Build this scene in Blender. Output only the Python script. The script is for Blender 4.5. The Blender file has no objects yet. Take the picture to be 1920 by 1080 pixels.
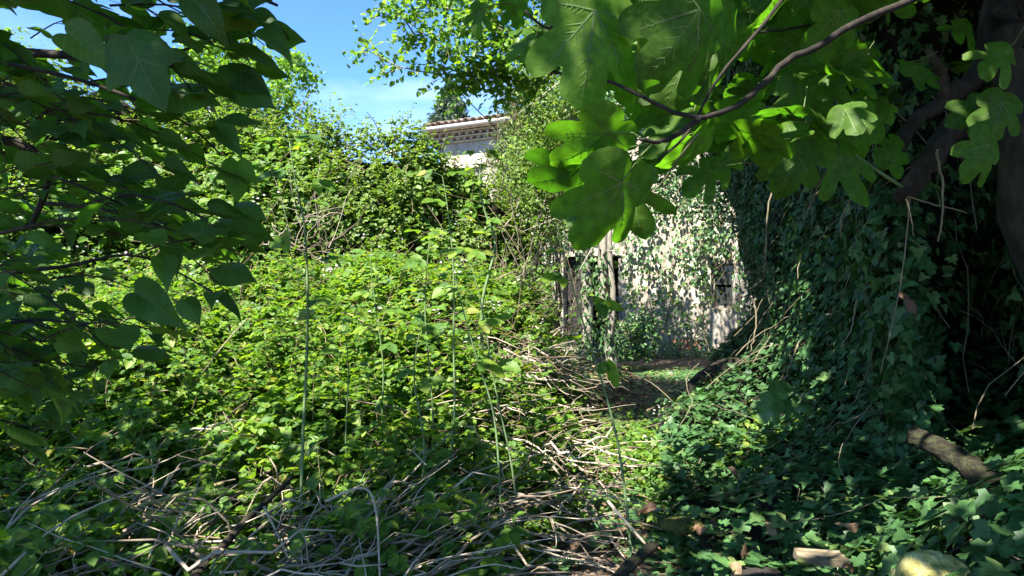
import bpy, math, random
import numpy as np
from mathutils import Matrix, Vector

S = bpy.context.scene
COL = S.collection
rng = np.random.default_rng(7)
R = math.radians

# ------------------------------------------------------------------ camera
CAMZ, F = 1.5, 1280.0
cam = bpy.data.cameras.new("camera")
cam.lens = 24.0; cam.sensor_width = 36.0
cam.clip_start = 0.05; cam.clip_end = 3000
camo = bpy.data.objects.new("camera", cam)
camo.location = (0, 0, CAMZ); camo.rotation_euler = (R(90), 0, 0)
COL.objects.link(camo); S.camera = camo

def P(px, py, d):
    """point at depth d seen at photograph pixel (px, py)"""
    return np.array([(px - 960) / F * d, d, CAMZ - (py - 540) / F * d])

# ------------------------------------------------------------------ light
SUN = np.array([-0.36, -0.45, 0.80]); SUN /= np.linalg.norm(SUN)
elev = math.asin(SUN[2]); azim = math.atan2(SUN[0], SUN[1])
w = bpy.data.worlds.new("World"); S.world = w; w.use_nodes = True
nt = w.node_tree; nt.nodes.clear()
out = nt.nodes.new("ShaderNodeOutputWorld"); bg = nt.nodes.new("ShaderNodeBackground")
sky = nt.nodes.new("ShaderNodeTexSky"); sky.sky_type = 'NISHITA'; sky.sun_disc = False
sky.sun_elevation = elev; sky.sun_rotation = azim % (2 * math.pi)
sky.air_density = 0.85; sky.dust_density = 0.0; sky.ozone_density = 6.0; sky.altitude = 2000
bg.inputs[1].default_value = 0.09
tc = nt.nodes.new("ShaderNodeTexCoord"); mp = nt.nodes.new("ShaderNodeMapping")
mp.inputs['Scale'].default_value = (1.2, 2.5, 6.0); mp.inputs['Rotation'].default_value = (0, R(28), 0)
nz = nt.nodes.new("ShaderNodeTexNoise"); nz.inputs['Scale'].default_value = 1.6; nz.inputs['Detail'].default_value = 7
nz.inputs['Roughness'].default_value = 0.55; nz.inputs['Distortion'].default_value = 0.6
rp = nt.nodes.new("ShaderNodeValToRGB"); rp.color_ramp.elements[0].position = 0.50; rp.color_ramp.elements[1].position = 0.95
rp.color_ramp.elements[1].color = (0.35, 0.35, 0.35, 1)
mx = nt.nodes.new("ShaderNodeMix"); mx.data_type = 'RGBA'
mx.inputs[7].default_value = (7.5, 7.8, 8.2, 1)
L = nt.links.new
L(tc.outputs['Generated'], mp.inputs[0]); L(mp.outputs[0], nz.inputs[0]); L(nz.outputs[0], rp.inputs[0])
hs = nt.nodes.new('ShaderNodeHueSaturation'); hs.inputs['Saturation'].default_value = 1.1; hs.inputs['Value'].default_value = 1.0; L(sky.outputs[0], hs.inputs['Color'])
L(rp.outputs[0], mx.inputs[0]); L(hs.outputs[0], mx.inputs[6]); L(mx.outputs[2], bg.inputs[0]); L(bg.outputs[0], out.inputs[0])

sun = bpy.data.lights.new("sun", 'SUN'); sun.energy = 4.6; sun.angle = R(0.53); sun.color = (1.0, 0.95, 0.86)
suno = bpy.data.objects.new("sun", sun); COL.objects.link(suno)
suno.rotation_euler = Vector(SUN).to_track_quat('Z', 'Y').to_euler()

S.view_settings.view_transform = 'Standard'; S.view_settings.look = 'None'
S.view_settings.gamma = 1.0; S.view_settings.use_curve_mapping = False
S.view_settings.exposure = 2.32
S.render.engine = 'CYCLES'
cy = S.cycles
cy.max_bounces = 8; cy.diffuse_bounces = 5; cy.glossy_bounces = 2; cy.transmission_bounces = 4; cy.transparent_max_bounces = 4
cy.sample_clamp_indirect = 6; cy.use_denoising = True
cy.caustics_reflective = False; cy.caustics_refractive = False

# ------------------------------------------------------------------ numpy helpers
def nrm(a):
    a = np.asarray(a, float)
    return a / np.maximum(np.linalg.norm(a, axis=-1, keepdims=True), 1e-9)

_tab = np.random.default_rng(3).random(4096)
def _h(i, j, k):
    return _tab[(i * 73 + j * 1979 + k * 3571 + (i * j) * 7) & 4095]
def vnoise(p, f=1.0, seed=0):
    p = np.asarray(p, float) * f + seed * 17.3 + 500
    i = np.floor(p).astype(int); t = p - i; t = t * t * (3 - 2 * t)
    x, y, z = i[..., 0], i[..., 1], i[..., 2]; a, b, c = t[..., 0], t[..., 1], t[..., 2]
    def l(u, v, s): return u + (v - u) * s
    return l(l(l(_h(x, y, z), _h(x + 1, y, z), a), l(_h(x, y + 1, z), _h(x + 1, y + 1, z), a), b),
             l(l(_h(x, y, z + 1), _h(x + 1, y, z + 1), a), l(_h(x, y + 1, z + 1), _h(x + 1, y + 1, z + 1), a), b), c)
def fbm(p, f=1.0, o=3, seed=0):
    s = 0; a = 0.5; n = 0
    for k in range(o):
        s = s + a * (vnoise(p, f * 2 ** k, seed + k) - 0.5) * 2; n += a; a *= 0.55
    return s / n
def smooth(x, a, b):
    t = np.clip((np.asarray(x, float) - a) / (b - a), 0, 1); return t * t * (3 - 2 * t)

class Geo:
    """collects polygons of one mesh"""
    def __init__(s): s.V = []; s.L = []; s.T = []; s.M = []; s.U = []; s.n = 0
    def add(s, V, faces, mat=0, uv=None):
        V = np.asarray(V, float).reshape(-1, 3)
        T = np.array([len(f) for f in faces]); Lp = np.concatenate([np.asarray(f) for f in faces])
        s.V.append(V); s.L.append(Lp + s.n); s.T.append(T); s.M.append(np.full(len(T), mat))
        s.U.append(np.zeros((len(Lp), 2)) if uv is None else np.asarray(uv)[Lp]); s.n += len(V)
    def grid(s, G, mat=0):
        a, b = G.shape[:2]; I = np.arange(a * b).reshape(a, b)
        q = np.stack([I[:-1, :-1], I[1:, :-1], I[1:, 1:], I[:-1, 1:]], -1).reshape(-1, 4)
        s.V.append(G.reshape(-1, 3)); s.L.append(q.ravel() + s.n); s.T.append(np.full(len(q), 4))
        s.M.append(np.full(len(q), mat)); s.U.append(np.zeros((q.size, 2))); s.n += a * b
    def box(s, lo, hi, mat=0, M=None):
        V = np.array([[x, y, z] for x in (lo[0], hi[0]) for y in (lo[1], hi[1]) for z in (lo[2], hi[2])], float)
        if M is not None: V = V @ M[0].T + M[1]
        s.add(V, [(0, 1, 3, 2), (4, 6, 7, 5), (0, 4, 5, 1), (2, 3, 7, 6), (0, 2, 6, 4), (1, 5, 7, 3)], mat)
    def tube(s, pts, rad, n=5, mat=0, cap=True):
        pts = np.asarray(pts, float); m = len(pts)
        rad = np.broadcast_to(np.asarray(rad, float), (m,)) if np.ndim(rad) < 1 or len(np.atleast_1d(rad)) in (1, m) else np.interp(np.linspace(0, 1, m), np.linspace(0, 1, len(rad)), rad)
        t = nrm(np.gradient(pts, axis=0)); ref = np.array([0.31, 0.17, 0.93]) if abs(t[0][2]) < .9 else np.array([1., 0.1, 0])
        a = nrm(np.cross(t, ref)); b = np.cross(t, a)
        th = np.linspace(0, 2 * math.pi, n, endpoint=False)
        ring = pts[:, None] + rad[:, None, None] * (np.cos(th)[None, :, None] * a[:, None] + np.sin(th)[None, :, None] * b[:, None])
        I = np.arange(m * n).reshape(m, n); J = np.roll(I, -1, 1)
        q = np.stack([I[:-1], J[:-1], J[1:], I[1:]], -1).reshape(-1, 4)
        F_ = [tuple(x) for x in q]
        if cap: F_ += [tuple(I[0][::-1]), tuple(I[-1])]
        s.add(ring.reshape(-1, 3), F_, mat)
    def scatter(s, tpl, pos, nor, tip, size, mat=0, wid=None):
        """many copies of a leaf template joined"""
        V, faces, uv, mts = tpl
        pos = np.asarray(pos); N = len(pos)
        if N == 0: return
        z = nrm(nor); y = nrm(tip - (tip * z).sum(-1, keepdims=True) * z); x = np.cross(y, z)
        sz = np.broadcast_to(np.asarray(size, float), (N,))[:, None, None]
        wd = 1.0 if wid is None else wid[:, None, None]
        W = pos[:, None] + sz * (V[None, :, 0:1] * wd * x[:, None] + V[None, :, 1:2] * y[:, None] + V[None, :, 2:3] * z[:, None])
        Lp = np.concatenate([np.asarray(f) for f in faces]); T = np.array([len(f) for f in faces])
        off = (np.arange(N) * len(V))[:, None]
        s.V.append(W.reshape(-1, 3)); s.L.append((Lp[None] + off).ravel() + s.n); s.T.append(np.tile(T, N))
        s.M.append(np.tile(np.asarray(mts) + mat, N)); s.U.append(np.tile(uv[Lp], (N, 1))); s.n += N * len(V)
    def mesh(s, name, mats, smoothf=False):
        me = bpy.data.meshes.new(name)
        V = np.concatenate(s.V); Lp = np.concatenate(s.L); T = np.concatenate(s.T); M = np.concatenate(s.M); U = np.concatenate(s.U)
        me.vertices.add(len(V)); me.loops.add(len(Lp)); me.polygons.add(len(T))
        me.vertices.foreach_set("co", V.astype(np.float32).ravel())
        me.loops.foreach_set("vertex_index", Lp.astype(np.int32))
        me.polygons.foreach_set("loop_start", np.concatenate([[0], np.cumsum(T)[:-1]]).astype(np.int32))
        me.polygons.foreach_set("loop_total", T.astype(np.int32))
        me.polygons.foreach_set("material_index", M.astype(np.int32))
        me.polygons.foreach_set("use_smooth", np.full(len(T), smoothf))
        ul = me.uv_layers.new(name="uv"); ul.data.foreach_set("uv", U.astype(np.float32).ravel())
        for m in mats: me.materials.append(m)
        me.update(calc_edges=True); me.validate()
        return me

def link(name, me, parent=None, label=None, cat=None, group=None, kind=None, M=None):
    o = bpy.data.objects.new(name, me); COL.objects.link(o)
    if parent is not None:
        o.parent = parent
        o.matrix_basis = Matrix.Translation(-parent.location) @ (M if M is not None else Matrix())
    elif M is not None: o.matrix_basis = M
    if label: o['label'] = label
    if cat: o['category'] = cat
    if group: o['group'] = group
    if kind: o['kind'] = kind
    return o
def thing(name, loc, label, cat, group=None):
    o = bpy.data.objects.new(name, None); COL.objects.link(o); o.location = Vector([float(v) for v in loc])
    o['label'] = label; o['category'] = cat
    if group: o['group'] = group
    o.empty_display_size = 0.1
    return o

# ------------------------------------------------------------------ materials
def newmat(name):
    m = bpy.data.materials.new(name); m.use_nodes = True; n = m.node_tree; n.nodes.clear()
    return m, n, n.nodes.new("ShaderNodeOutputMaterial")
def ramp(n, cols):
    r = n.nodes.new("ShaderNodeValToRGB"); e = r.color_ramp.elements
    for k, (p, c) in enumerate(cols):
        if k < 2: el = e[k]; el.position = p
        else: el = e.new(p)
        el.color = (*c, 1)
    return r
def leafmat(name, cols, trans, tf=0.38, rough=0.45, spec=0.4, mott=30.0, mottle=0.25, bump=0.15):
    m, n, o = newmat(name); l = n.links.new
    g = n.nodes.new("ShaderNodeNewGeometry"); oi = n.nodes.new("ShaderNodeObjectInfo")
    ad = n.nodes.new("ShaderNodeMath"); ad.operation = 'ADD'; fr = n.nodes.new("ShaderNodeMath"); fr.operation = 'FRACT'
    l(g.outputs['Random Per Island'], ad.inputs[0]); l(oi.outputs['Random'], ad.inputs[1]); l(ad.outputs[0], fr.inputs[0])
    r = ramp(n, cols); l(fr.outputs[0], r.inputs[0])
    tcx = n.nodes.new("ShaderNodeTexCoord")
    no = n.nodes.new("ShaderNodeTexNoise"); no.inputs['Scale'].default_value = mott; no.inputs['Detail'].default_value = 3
    l(g.outputs['Position'], no.inputs[0])
    mr = n.nodes.new("ShaderNodeMapRange"); mr.inputs[3].default_value = 1 - mottle; mr.inputs[4].default_value = 1 + mottle
    mr.inputs[1].default_value = 0.3; mr.inputs[2].default_value = 0.7
    l(no.outputs[0], mr.inputs[0])
    # side veins run at an angle from the midrib
    uvn = n.nodes.new("ShaderNodeUVMap"); sp = n.nodes.new("ShaderNodeSeparateXYZ"); l(uvn.outputs[0], sp.inputs[0])
    ab = n.nodes.new("ShaderNodeMath"); ab.operation = 'ABSOLUTE'; l(sp.outputs[0], ab.inputs[0])
    m1 = n.nodes.new("ShaderNodeMath"); m1.operation = 'MULTIPLY_ADD'; m1.inputs[1].default_value = -0.8; l(ab.outputs[0], m1.inputs[0]); l(sp.outputs[1], m1.inputs[2])
    m2 = n.nodes.new("ShaderNodeMath"); m2.operation = 'MULTIPLY'; m2.inputs[1].default_value = 44.0; l(m1.outputs[0], m2.inputs[0])
    m3 = n.nodes.new("ShaderNodeMath"); m3.operation = 'SINE'; l(m2.outputs[0], m3.inputs[0])
    m4 = n.nodes.new("ShaderNodeMapRange"); m4.inputs[1].default_value = 0.82; m4.inputs[2].default_value = 1.0; m4.inputs[3].default_value = 1.0; m4.inputs[4].default_value = 1.35
    l(m3.outputs[0], m4.inputs[0])
    mm = n.nodes.new("ShaderNodeMath"); mm.operation = 'MULTIPLY'; l(mr.outputs[0], mm.inputs[0]); l(m4.outputs[0], mm.inputs[1])
    vm = n.nodes.new("ShaderNodeVectorMath"); vm.operation = 'SCALE'; l(r.outputs[0], vm.inputs[0]); l(mm.outputs[0], vm.inputs['Scale'])
    bs = n.nodes.new("ShaderNodeBsdfPrincipled"); l(vm.outputs[0], bs.inputs['Base Color'])
    bs.inputs['Roughness'].default_value = rough; bs.inputs['Specular IOR Level'].default_value = spec
    bp = n.nodes.new("ShaderNodeBump"); bp.inputs['Strength'].default_value = bump; bp.inputs['Distance'].default_value = 0.004
    l(mm.outputs[0], bp.inputs['Height']); l(bp.outputs[0], bs.inputs['Normal'])
    tr = n.nodes.new("ShaderNodeBsdfTranslucent")
    tm = n.nodes.new("ShaderNodeVectorMath"); tm.operation = 'MULTIPLY'; tm.inputs[1].default_value = trans
    l(vm.outputs[0], tm.inputs[0]); l(tm.outputs[0], tr.inputs[0])
    ms = n.nodes.new("ShaderNodeMixShader"); ms.inputs[0].default_value = tf
    l(bs.outputs[0], ms.inputs[1]); l(tr.outputs[0], ms.inputs[2]); l(ms.outputs[0], o.inputs[0])
    return m
def plain(name, cols, scale=6.0, rough=0.85, bump=0.4, dist=0.02, stretch=(1, 1, 1), detail=6, spec=0.2, island=0.0, metal=0.0):
    m, n, o = newmat(name); l = n.links.new
    t = n.nodes.new("ShaderNodeTexCoord"); mpn = n.nodes.new("ShaderNodeMapping"); mpn.inputs['Scale'].default_value = stretch
    l(t.outputs['Object'], mpn.inputs[0])
    no = n.nodes.new("ShaderNodeTexNoise"); no.inputs['Scale'].default_value = scale; no.inputs['Detail'].default_value = detail; no.inputs['Roughness'].default_value = 0.65
    l(mpn.outputs[0], no.inputs[0])
    mr = n.nodes.new("ShaderNodeMapRange"); mr.inputs[1].default_value = 0.28; mr.inputs[2].default_value = 0.72
    l(no.outputs[0], mr.inputs[0]); fac = mr.outputs[0]
    if island:
        g = n.nodes.new("ShaderNodeNewGeometry"); oi = n.nodes.new("ShaderNodeObjectInfo")
        ad = n.nodes.new("ShaderNodeMath"); ad.operation = 'ADD'; l(g.outputs['Random Per Island'], ad.inputs[0]); l(oi.outputs['Random'], ad.inputs[1])
        fr = n.nodes.new("ShaderNodeMath"); fr.operation = 'FRACT'; l(ad.outputs[0], fr.inputs[0])
        mxx = n.nodes.new("ShaderNodeMix"); mxx.inputs[0].default_value = island; l(fac, mxx.inputs[2]); l(fr.outputs[0], mxx.inputs[3]); fac = mxx.outputs[0]
    r = ramp(n, cols); l(fac, r.inputs[0])
    bs = n.nodes.new("ShaderNodeBsdfPrincipled"); l(r.outputs[0], bs.inputs['Base Color'])
    bs.inputs['Roughness'].default_value = rough; bs.inputs['Specular IOR Level'].default_value = spec; bs.inputs['Metallic'].default_value = metal
    bp = n.nodes.new("ShaderNodeBump"); bp.inputs['Strength'].default_value = bump; bp.inputs['Distance'].default_value = dist
    l(no.outputs[0], bp.inputs['Height']); l(bp.outputs[0], bs.inputs['Normal']); l(bs.outputs[0], o.inputs[0])
    return m

MB = leafmat("bramble leaf", [(0, (.05, .115, .022)), (.35, (.08, .165, .024)), (.7, (.115, .205, .026)), (.93, (.17, .25, .03)), (1, (.20, .18, .05))], (1.8, 1.8, .5), .46, .5, .3)
MBF = leafmat("bramble leaf far", [(0, (.08, .145, .03)), (.5, (.115, .195, .035)), (.85, (.155, .235, .045)), (1, (.22, .26, .08))], (1.7, 1.75, .6), .46, .5, .3)
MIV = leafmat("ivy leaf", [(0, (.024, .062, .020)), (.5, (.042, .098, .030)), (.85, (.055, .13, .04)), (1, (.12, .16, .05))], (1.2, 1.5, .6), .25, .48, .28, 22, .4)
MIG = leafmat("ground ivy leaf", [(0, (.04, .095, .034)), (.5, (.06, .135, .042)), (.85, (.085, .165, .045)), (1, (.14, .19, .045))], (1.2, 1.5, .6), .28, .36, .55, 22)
MFG = leafmat("fig leaf", [(0, (.045, .10, .014)), (.5, (.06, .125, .016)), (1, (.085, .16, .020))], (1.5, 2.2, .45), .54, .55, .2, 40, .28, .5)
MLT = leafmat("mulberry leaf", [(0, (.030, .075, .018)), (.5, (.042, .10, .020)), (.9, (.06, .13, .022)), (1, (.09, .14, .03))], (2.0, 2.4, .5), .50, .5, .3, 20, .2, .3)
MTC = leafmat("small bright leaf", [(0, (.06, .14, .022)), (.5, (.10, .20, .028)), (1, (.15, .24, .035))], (1.9, 1.9, .6), .55, .45, .4)
MOL = leafmat("olive narrow leaf", [(0, (.05, .08, .03)), (.5, (.08, .12, .035)), (.85, (.13, .16, .05)), (1, (.2, .18, .07))], (1.3, 1.4, .7), .35, .45, .5)
MCO = leafmat("conifer spray", [(0, (.05, .08, .055)), (.6, (.08, .12, .08)), (1, (.12, .15, .09))], (1.1, 1.2, .9), .2, .6, .3)
MVEIN = leafmat("leaf vein", [(0, (.11, .18, .05)), (1, (.14, .21, .065))], (1.6, 1.7, .6), .5)
MSTEM = plain("green stem", [(0, (.075, .13, .05)), (1, (.15, .22, .09))], 40, .6, .2, .002, spec=.4)
MSTALK = plain('leaf stalk', [(0, (.05, .08, .02)), (1, (.09, .13, .035))], 40, .7, .2, .002)
MCANE = plain("bramble cane", [(0, (.09, .06, .035)), (.5, (.16, .12, .07)), (1, (.24, .2, .13))], 9, .8, .3, .004, island=.7)
MSTICK = plain("dry stick", [(0, (.07, .05, .035)), (.35, (.19, .145, .105)), (.75, (.37, .31, .24)), (1, (.50, .44, .35))], 14, .85, .5, .004, stretch=(1, 1, 3), island=.7)
MYST = plain("yellow lichened stick", [(0, (.14, .11, .05)), (.6, (.30, .27, .10)), (1, (.42, .38, .18))], 14, .85, .5, .004)
MBARK = plain("grey bark", [(0, (.09, .085, .065)), (.5, (.22, .20, .16)), (1, (.34, .31, .26))], 16, .9, .7, .012, stretch=(1, 1, .35))
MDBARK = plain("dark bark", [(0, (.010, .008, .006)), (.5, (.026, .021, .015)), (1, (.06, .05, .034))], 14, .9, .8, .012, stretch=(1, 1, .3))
MVINE = plain("pale vine stem", [(0, (.09, .07, .045)), (1, (.24, .20, .13))], 20, .85, .5, .003)
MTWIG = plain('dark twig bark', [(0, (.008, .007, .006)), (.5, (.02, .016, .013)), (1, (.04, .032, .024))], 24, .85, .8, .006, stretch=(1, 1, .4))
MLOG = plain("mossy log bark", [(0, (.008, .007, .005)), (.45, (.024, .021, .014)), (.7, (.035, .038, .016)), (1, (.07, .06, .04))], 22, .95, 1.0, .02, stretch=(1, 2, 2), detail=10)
MCORE = plain("thicket dark backing", [(0, (.005, .005, .003)), (.5, (.012, .012, .007)), (1, (.03, .027, .016))], 9, .95, 1.0, .08)  # near black: deep shade among the leaves put into the colour
MCOREB = plain('bramble thicket dark backing', [(0, (.012, .011, .007)), (.5, (.035, .03, .018)), (1, (.09, .07, .045))], 14, .95, 1.0, .08)
MDEAD = leafmat("dead leaf", [(0, (.06, .035, .02)), (.4, (.13, .075, .045)), (.8, (.24, .15, .085)), (1, (.36, .28, .17))], (1.2, .9, .6), .15, .7, .2)
MPET = leafmat("bramble petal", [(0, (.55, .48, .50)), (1, (.75, .72, .72))], (1, 1, 1), .25, .6, .2, mottle=.05)
MROCK = plain("limestone", [(0, (.10, .09, .03)), (.4, (.34, .31, .10)), (1, (.58, .52, .26))], 26, .95, 1.0, .03, detail=12)
MMOSS = plain("moss", [(0, (.03, .03, .012)), (.5, (.07, .075, .018)), (1, (.13, .12, .03))], 40, .95, 1, .02)
MPLANK = plain("weathered plank", [(0, (.07, .05, .03)), (.5, (.18, .14, .09)), (1, (.34, .28, .18))], 9, .9, .5, .006, stretch=(1, 6, 6))
MPLAS = plain("stucco", [(0, (.13, .105, .08)), (.3, (.28, .24, .19)), (.6, (.40, .355, .29)), (1, (.52, .48, .41))], 3.2, .95, 1.0, .07, detail=12, stretch=(1, 1, .55))
MBRK = plain("bare brick patch", [(0, (.28, .12, .08)), (1, (.46, .24, .16))], 7, .95, .8, .02)
MTILE = plain("terracotta tile", [(0, (.22, .13, .08)), (.5, (.40, .27, .18)), (1, (.52, .40, .28))], 9, .9, .5, .01, island=.6)
MROOF = plain("weathered roof tile", [(0, (.08, .06, .05)), (.5, (.18, .135, .11)), (1, (.34, .28, .23))], 9, .9, .6, .01, island=.6)
MMORT = plain("pale mortar", [(0, (.42, .35, .25)), (1, (.60, .53, .42))], 14, .95, .5, .01)
MGUT = plain("cream painted gutter", [(0, (.55, .50, .44)), (1, (.72, .68, .62))], 3, .5, .05, .002)
MDOOR = plain("old dark wood", [(0, (.014, .012, .011)), (.6, (.03, .026, .024)), (1, (.06, .05, .046))], 8, .85, .5, .005, stretch=(8, 8, 1))
MSHUT = plain("grey shutter wood", [(0, (.10, .095, .08)), (1, (.24, .22, .20))], 8, .85, .5, .005, stretch=(8, 8, 1))
MINT = plain("darkened room box", [(0, (.02, .018, .016)), (1, (.05, .045, .04))], 3, .95, .2, .01)  # unlit interior put into the colour of the room walls
MGLAS, _n, _o = newmat("window glass")
_b = _n.nodes.new("ShaderNodeBsdfPrincipled"); _b.inputs['Base Color'].default_value = (.03, .035, .035, 1); _b.inputs['Roughness'].default_value = .08
_n.links.new(_b.outputs[0], _o.inputs[0])
# ground: soil with leaf litter
MGR, n, o = newmat("soil and litter"); l = n.links.new
g = n.nodes.new("ShaderNodeNewGeometry")
n1 = n.nodes.new("ShaderNodeTexNoise"); n1.inputs['Scale'].default_value = 2.2; n1.inputs['Detail'].default_value = 8
n2 = n.nodes.new("ShaderNodeTexVoronoi"); n2.inputs['Scale'].default_value = 26
l(g.outputs['Position'], n1.inputs[0]); l(g.outputs['Position'], n2.inputs[0])
r1 = ramp(n, [(0.3, (.030, .020, .013)), (.5, (.065, .045, .028)), (.7, (.11, .085, .05))]); l(n1.outputs[0], r1.inputs[0])
r2 = ramp(n, [(0, (.03, .022, .014)), (.5, (.10, .065, .04)), (1, (.20, .14, .09))])
sx = n.nodes.new("ShaderNodeSeparateXYZ"); l(n2.outputs['Color'], sx.inputs[0]); l(sx.outputs[0], r2.inputs[0])
mxx = n.nodes.new("ShaderNodeMix"); mxx.data_type = 'RGBA'; mxx.inputs[0].default_value = .55
l(r1.outputs[0], mxx.inputs[6]); l(r2.outputs[0], mxx.inputs[7])
bs = n.nodes.new("ShaderNodeBsdfPrincipled"); bs.inputs['Roughness'].default_value = .95; l(mxx.outputs[2], bs.inputs['Base Color'])
bp = n.nodes.new("ShaderNodeBump"); bp.inputs['Distance'].default_value = .03; l(n2.outputs['Distance'], bp.inputs['Height']); l(bp.outputs[0], bs.inputs['Normal'])
l(bs.outputs[0], o.inputs[0])

# ------------------------------------------------------------------ leaf templates (unit length, base at the origin, tip along +y)
def tpl_half(half, fold=.25, droop=-.18, curl=0.0, simple=True):
    """half = right outline [(w, y)...] base->tip; two ngons folded along the midrib"""
    V = [(0, 0, 0)] + [(w, y, fold * abs(w) + droop * y * y) for w, y in half] + [(0, 1, droop)] + [(-w, y, fold * abs(w) + droop * y * y) for w, y in half]
    k = len(half)
    if simple:
        faces = [tuple([0] + list(range(1, k + 2))), tuple([0, k + 1] + list(range(2 * k + 1, k + 1, -1)))]
    V = np.array(V, float); uv = V[:, :2].copy()
    return V, faces, uv, [0] * len(faces)
T_OV2 = tpl_half([(.34, .30), (.30, .68)], .3)
T_OV3 = tpl_half([(.27, .14), (.37, .42), (.25, .75)], .28)
T_NAR = tpl_half([(.13, .35)], .3)
T_NAR2 = tpl_half([(.12, .25), (.13, .65)], .3)
T_IV = tpl_half([(.30, -.16), (.50, .10), (.26, .34), (.24, .60)], .18, -.12)
T_IV2 = tpl_half([(.22, -.18), (.40, -.08), (.56, .16), (.34, .28), (.42, .56), (.17, .62)], .2, -.15)
T_IV3 = tpl_half([(.25, -.10), (.40, .16), (.30, .55)], .2, -.2)
def tpl_polar(rfun, rings=4, na=60, cen=(0, .0), cup=-.12, wave=.04, lobes=(), vw=.012, seed=0, droop=-.15, side=()):
    th = np.linspace(-math.pi, math.pi, na, endpoint=False)
    r = np.array([rfun(t) for t in th])
    V = [(cen[0], cen[1], 0.)]
    def zf(x, y): return droop * (x * x + y * y) + wave * math.sin(x * 7 + seed) * math.cos(y * 6 + seed) + cup * abs(x) * .6
    for k in range(1, rings + 1):
        q = k / rings
        for t, rr in zip(th, r):
            x = cen[0] + math.sin(t) * rr * q; y = cen[1] + math.cos(t) * rr * q; V.append((x, y, zf(x, y)))
    V[0] = (cen[0], cen[1], zf(*cen)); fs = []
    for i in range(na): fs.append((0, 1 + (i + 1) % na, 1 + i))
    for k in range(rings - 1):
        a = 1 + k * na; b = a + na
        for i in range(na): j = (i + 1) % na; fs.append((a + i, a + j, b + j, b + i))
    m = [0] * len(fs)
    def strip(p0, p1, w0, w1, ns=6, zo=None):
        if zo is None: strip(p0, p1, w0, w1, ns, -.007); strip(p0, p1, w0, w1, ns, .005); return
        p0 = np.array(p0); p1 = np.array(p1); d = (p1 - p0) / np.linalg.norm(p1 - p0); nn = np.array([-d[1], d[0]])
        b = len(V)
        for k in range(ns + 1):
            q = k / ns; p = p0 + (p1 - p0) * q; ww = w0 + (w1 - w0) * q
            for sg in (-1, 1):
                x, y = p + nn * ww * sg; V.append((x, y, zf(*p) + zo))
        for k in range(ns):
            fs.append((b + 2 * k, b + 2 * k + 1, b + 2 * k + 3, b + 2 * k + 2)); m.append(1)
    for (a, ln) in lobes:
        e = (cen[0] + math.sin(a) * ln, cen[1] + math.cos(a) * ln); strip(cen, e, vw, vw * .25)
        for q in side:
            for sg in (-1, 1):
                p = (cen[0] + math.sin(a) * ln * q, cen[1] + math.cos(a) * ln * q)
                ll = ln * .30 * (1.1 - q); strip(p, (p[0] + math.sin(a + sg * .8) * ll, p[1] + math.cos(a + sg * .8) * ll), vw * .45, vw * .12, 3)
    V = np.array(V, float)
    uv = V[:, :2] * 0 + np.array([5, 0.0]); return V, fs, uv, m
def outline_r(pts, cen, jag=0.0):
    P_ = [(-x, y) for x, y in pts[::-1] if x > 0] + list(pts); pr = []
    for x, y in P_: dx, dy = x - cen[0], y - cen[1]; pr.append((math.atan2(dx, dy), math.hypot(dx, dy)))
    pr.sort(); A = np.array([p[0] for p in pr]); B = np.array([p[1] for p in pr])
    A = np.concatenate([A - 2 * math.pi, A, A + 2 * math.pi]); B = np.tile(B, 3)
    return lambda t: float(np.interp(t, A, B)) * (1 + jag * math.sin(t * 31))
def mk_outline(pts, cen, jag, rings, na, cup, wave, lobes, vw, seed, droop, side=(), uvr=False, wide=1.0, skew=0.0):
    V, f, uv, m = tpl_polar(outline_r(pts, cen, jag), rings, na, cen, cup, wave, lobes, vw, seed, droop, side)
    if uvr: uv = V[:, :2].copy(); uv[:, 0] *= 1.0
    V = V.copy(); V[:, 0] = V[:, 0] * wide + skew * V[:, 1] ** 2
    return V, f, uv, m
FIGO = [(0, 0), (.13, -.09), (.30, -.06), (.42, .06), (.47, .20), (.45, .32), (.36, .38), (.30, .38), (.36, .42), (.47, .50), (.54, .62), (.54, .74), (.46, .82), (.36, .82), (.25, .72), (.17, .59), (.21, .74), (.25, .84), (.22, .94), (.12, 1.02), (0, 1.06)]
FIGO2 = [(0, .0), (.12, -.10), (.28, -.06), (.40, .08), (.46, .22), (.44, .34), (.36, .40), (.44, .46), (.55, .58), (.56, .72), (.46, .82), (.34, .80), (.26, .72), (.27, .80), (.27, .88), (.18, .97), (.07, 1.04), (0, 1.07)]
FIGO3 = [(0, .0), (.08, -.06), (.22, -.03), (.34, .06), (.36, .18), (.26, .27), (.20, .30), (.30, .38), (.44, .50), (.52, .66), (.46, .76), (.33, .74), (.19, .56), (.14, .54), (.18, .68), (.20, .82), (.16, .96), (.06, 1.06), (0, 1.10)]
T_FIG = [mk_outline(FIGO, (0, .22), .012, 5, 96, -.18, .05, [(0, .74), (.62, .58), (-.62, .58), (1.65, .34), (-1.65, .34)], .0105, 0, -.25, (.25, .4, .55, .7, .82)),
         mk_outline(FIGO2, (0, .22), .012, 5, 96, .30, .06, [(0, .74), (.72, .55), (-.72, .55), (1.6, .36), (-1.6, .36)], .0105, 2, -.32, (.25, .4, .55, .7, .82), skew=.12),
         mk_outline(FIGO3, (0, .2), .012, 5, 96, -.45, .08, [(0, .78), (.66, .56), (-.66, .56)], .0105, 4, -.12, (.25, .4, .55, .7, .82), wide=1.05, skew=-.1)]
HRTO = [(0, .03), (.10, -.05), (.25, -.02), (.35, .10), (.39, .26), (.36, .44), (.27, .62), (.16, .78), (.07, .91), (0, 1.04)]
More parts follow.
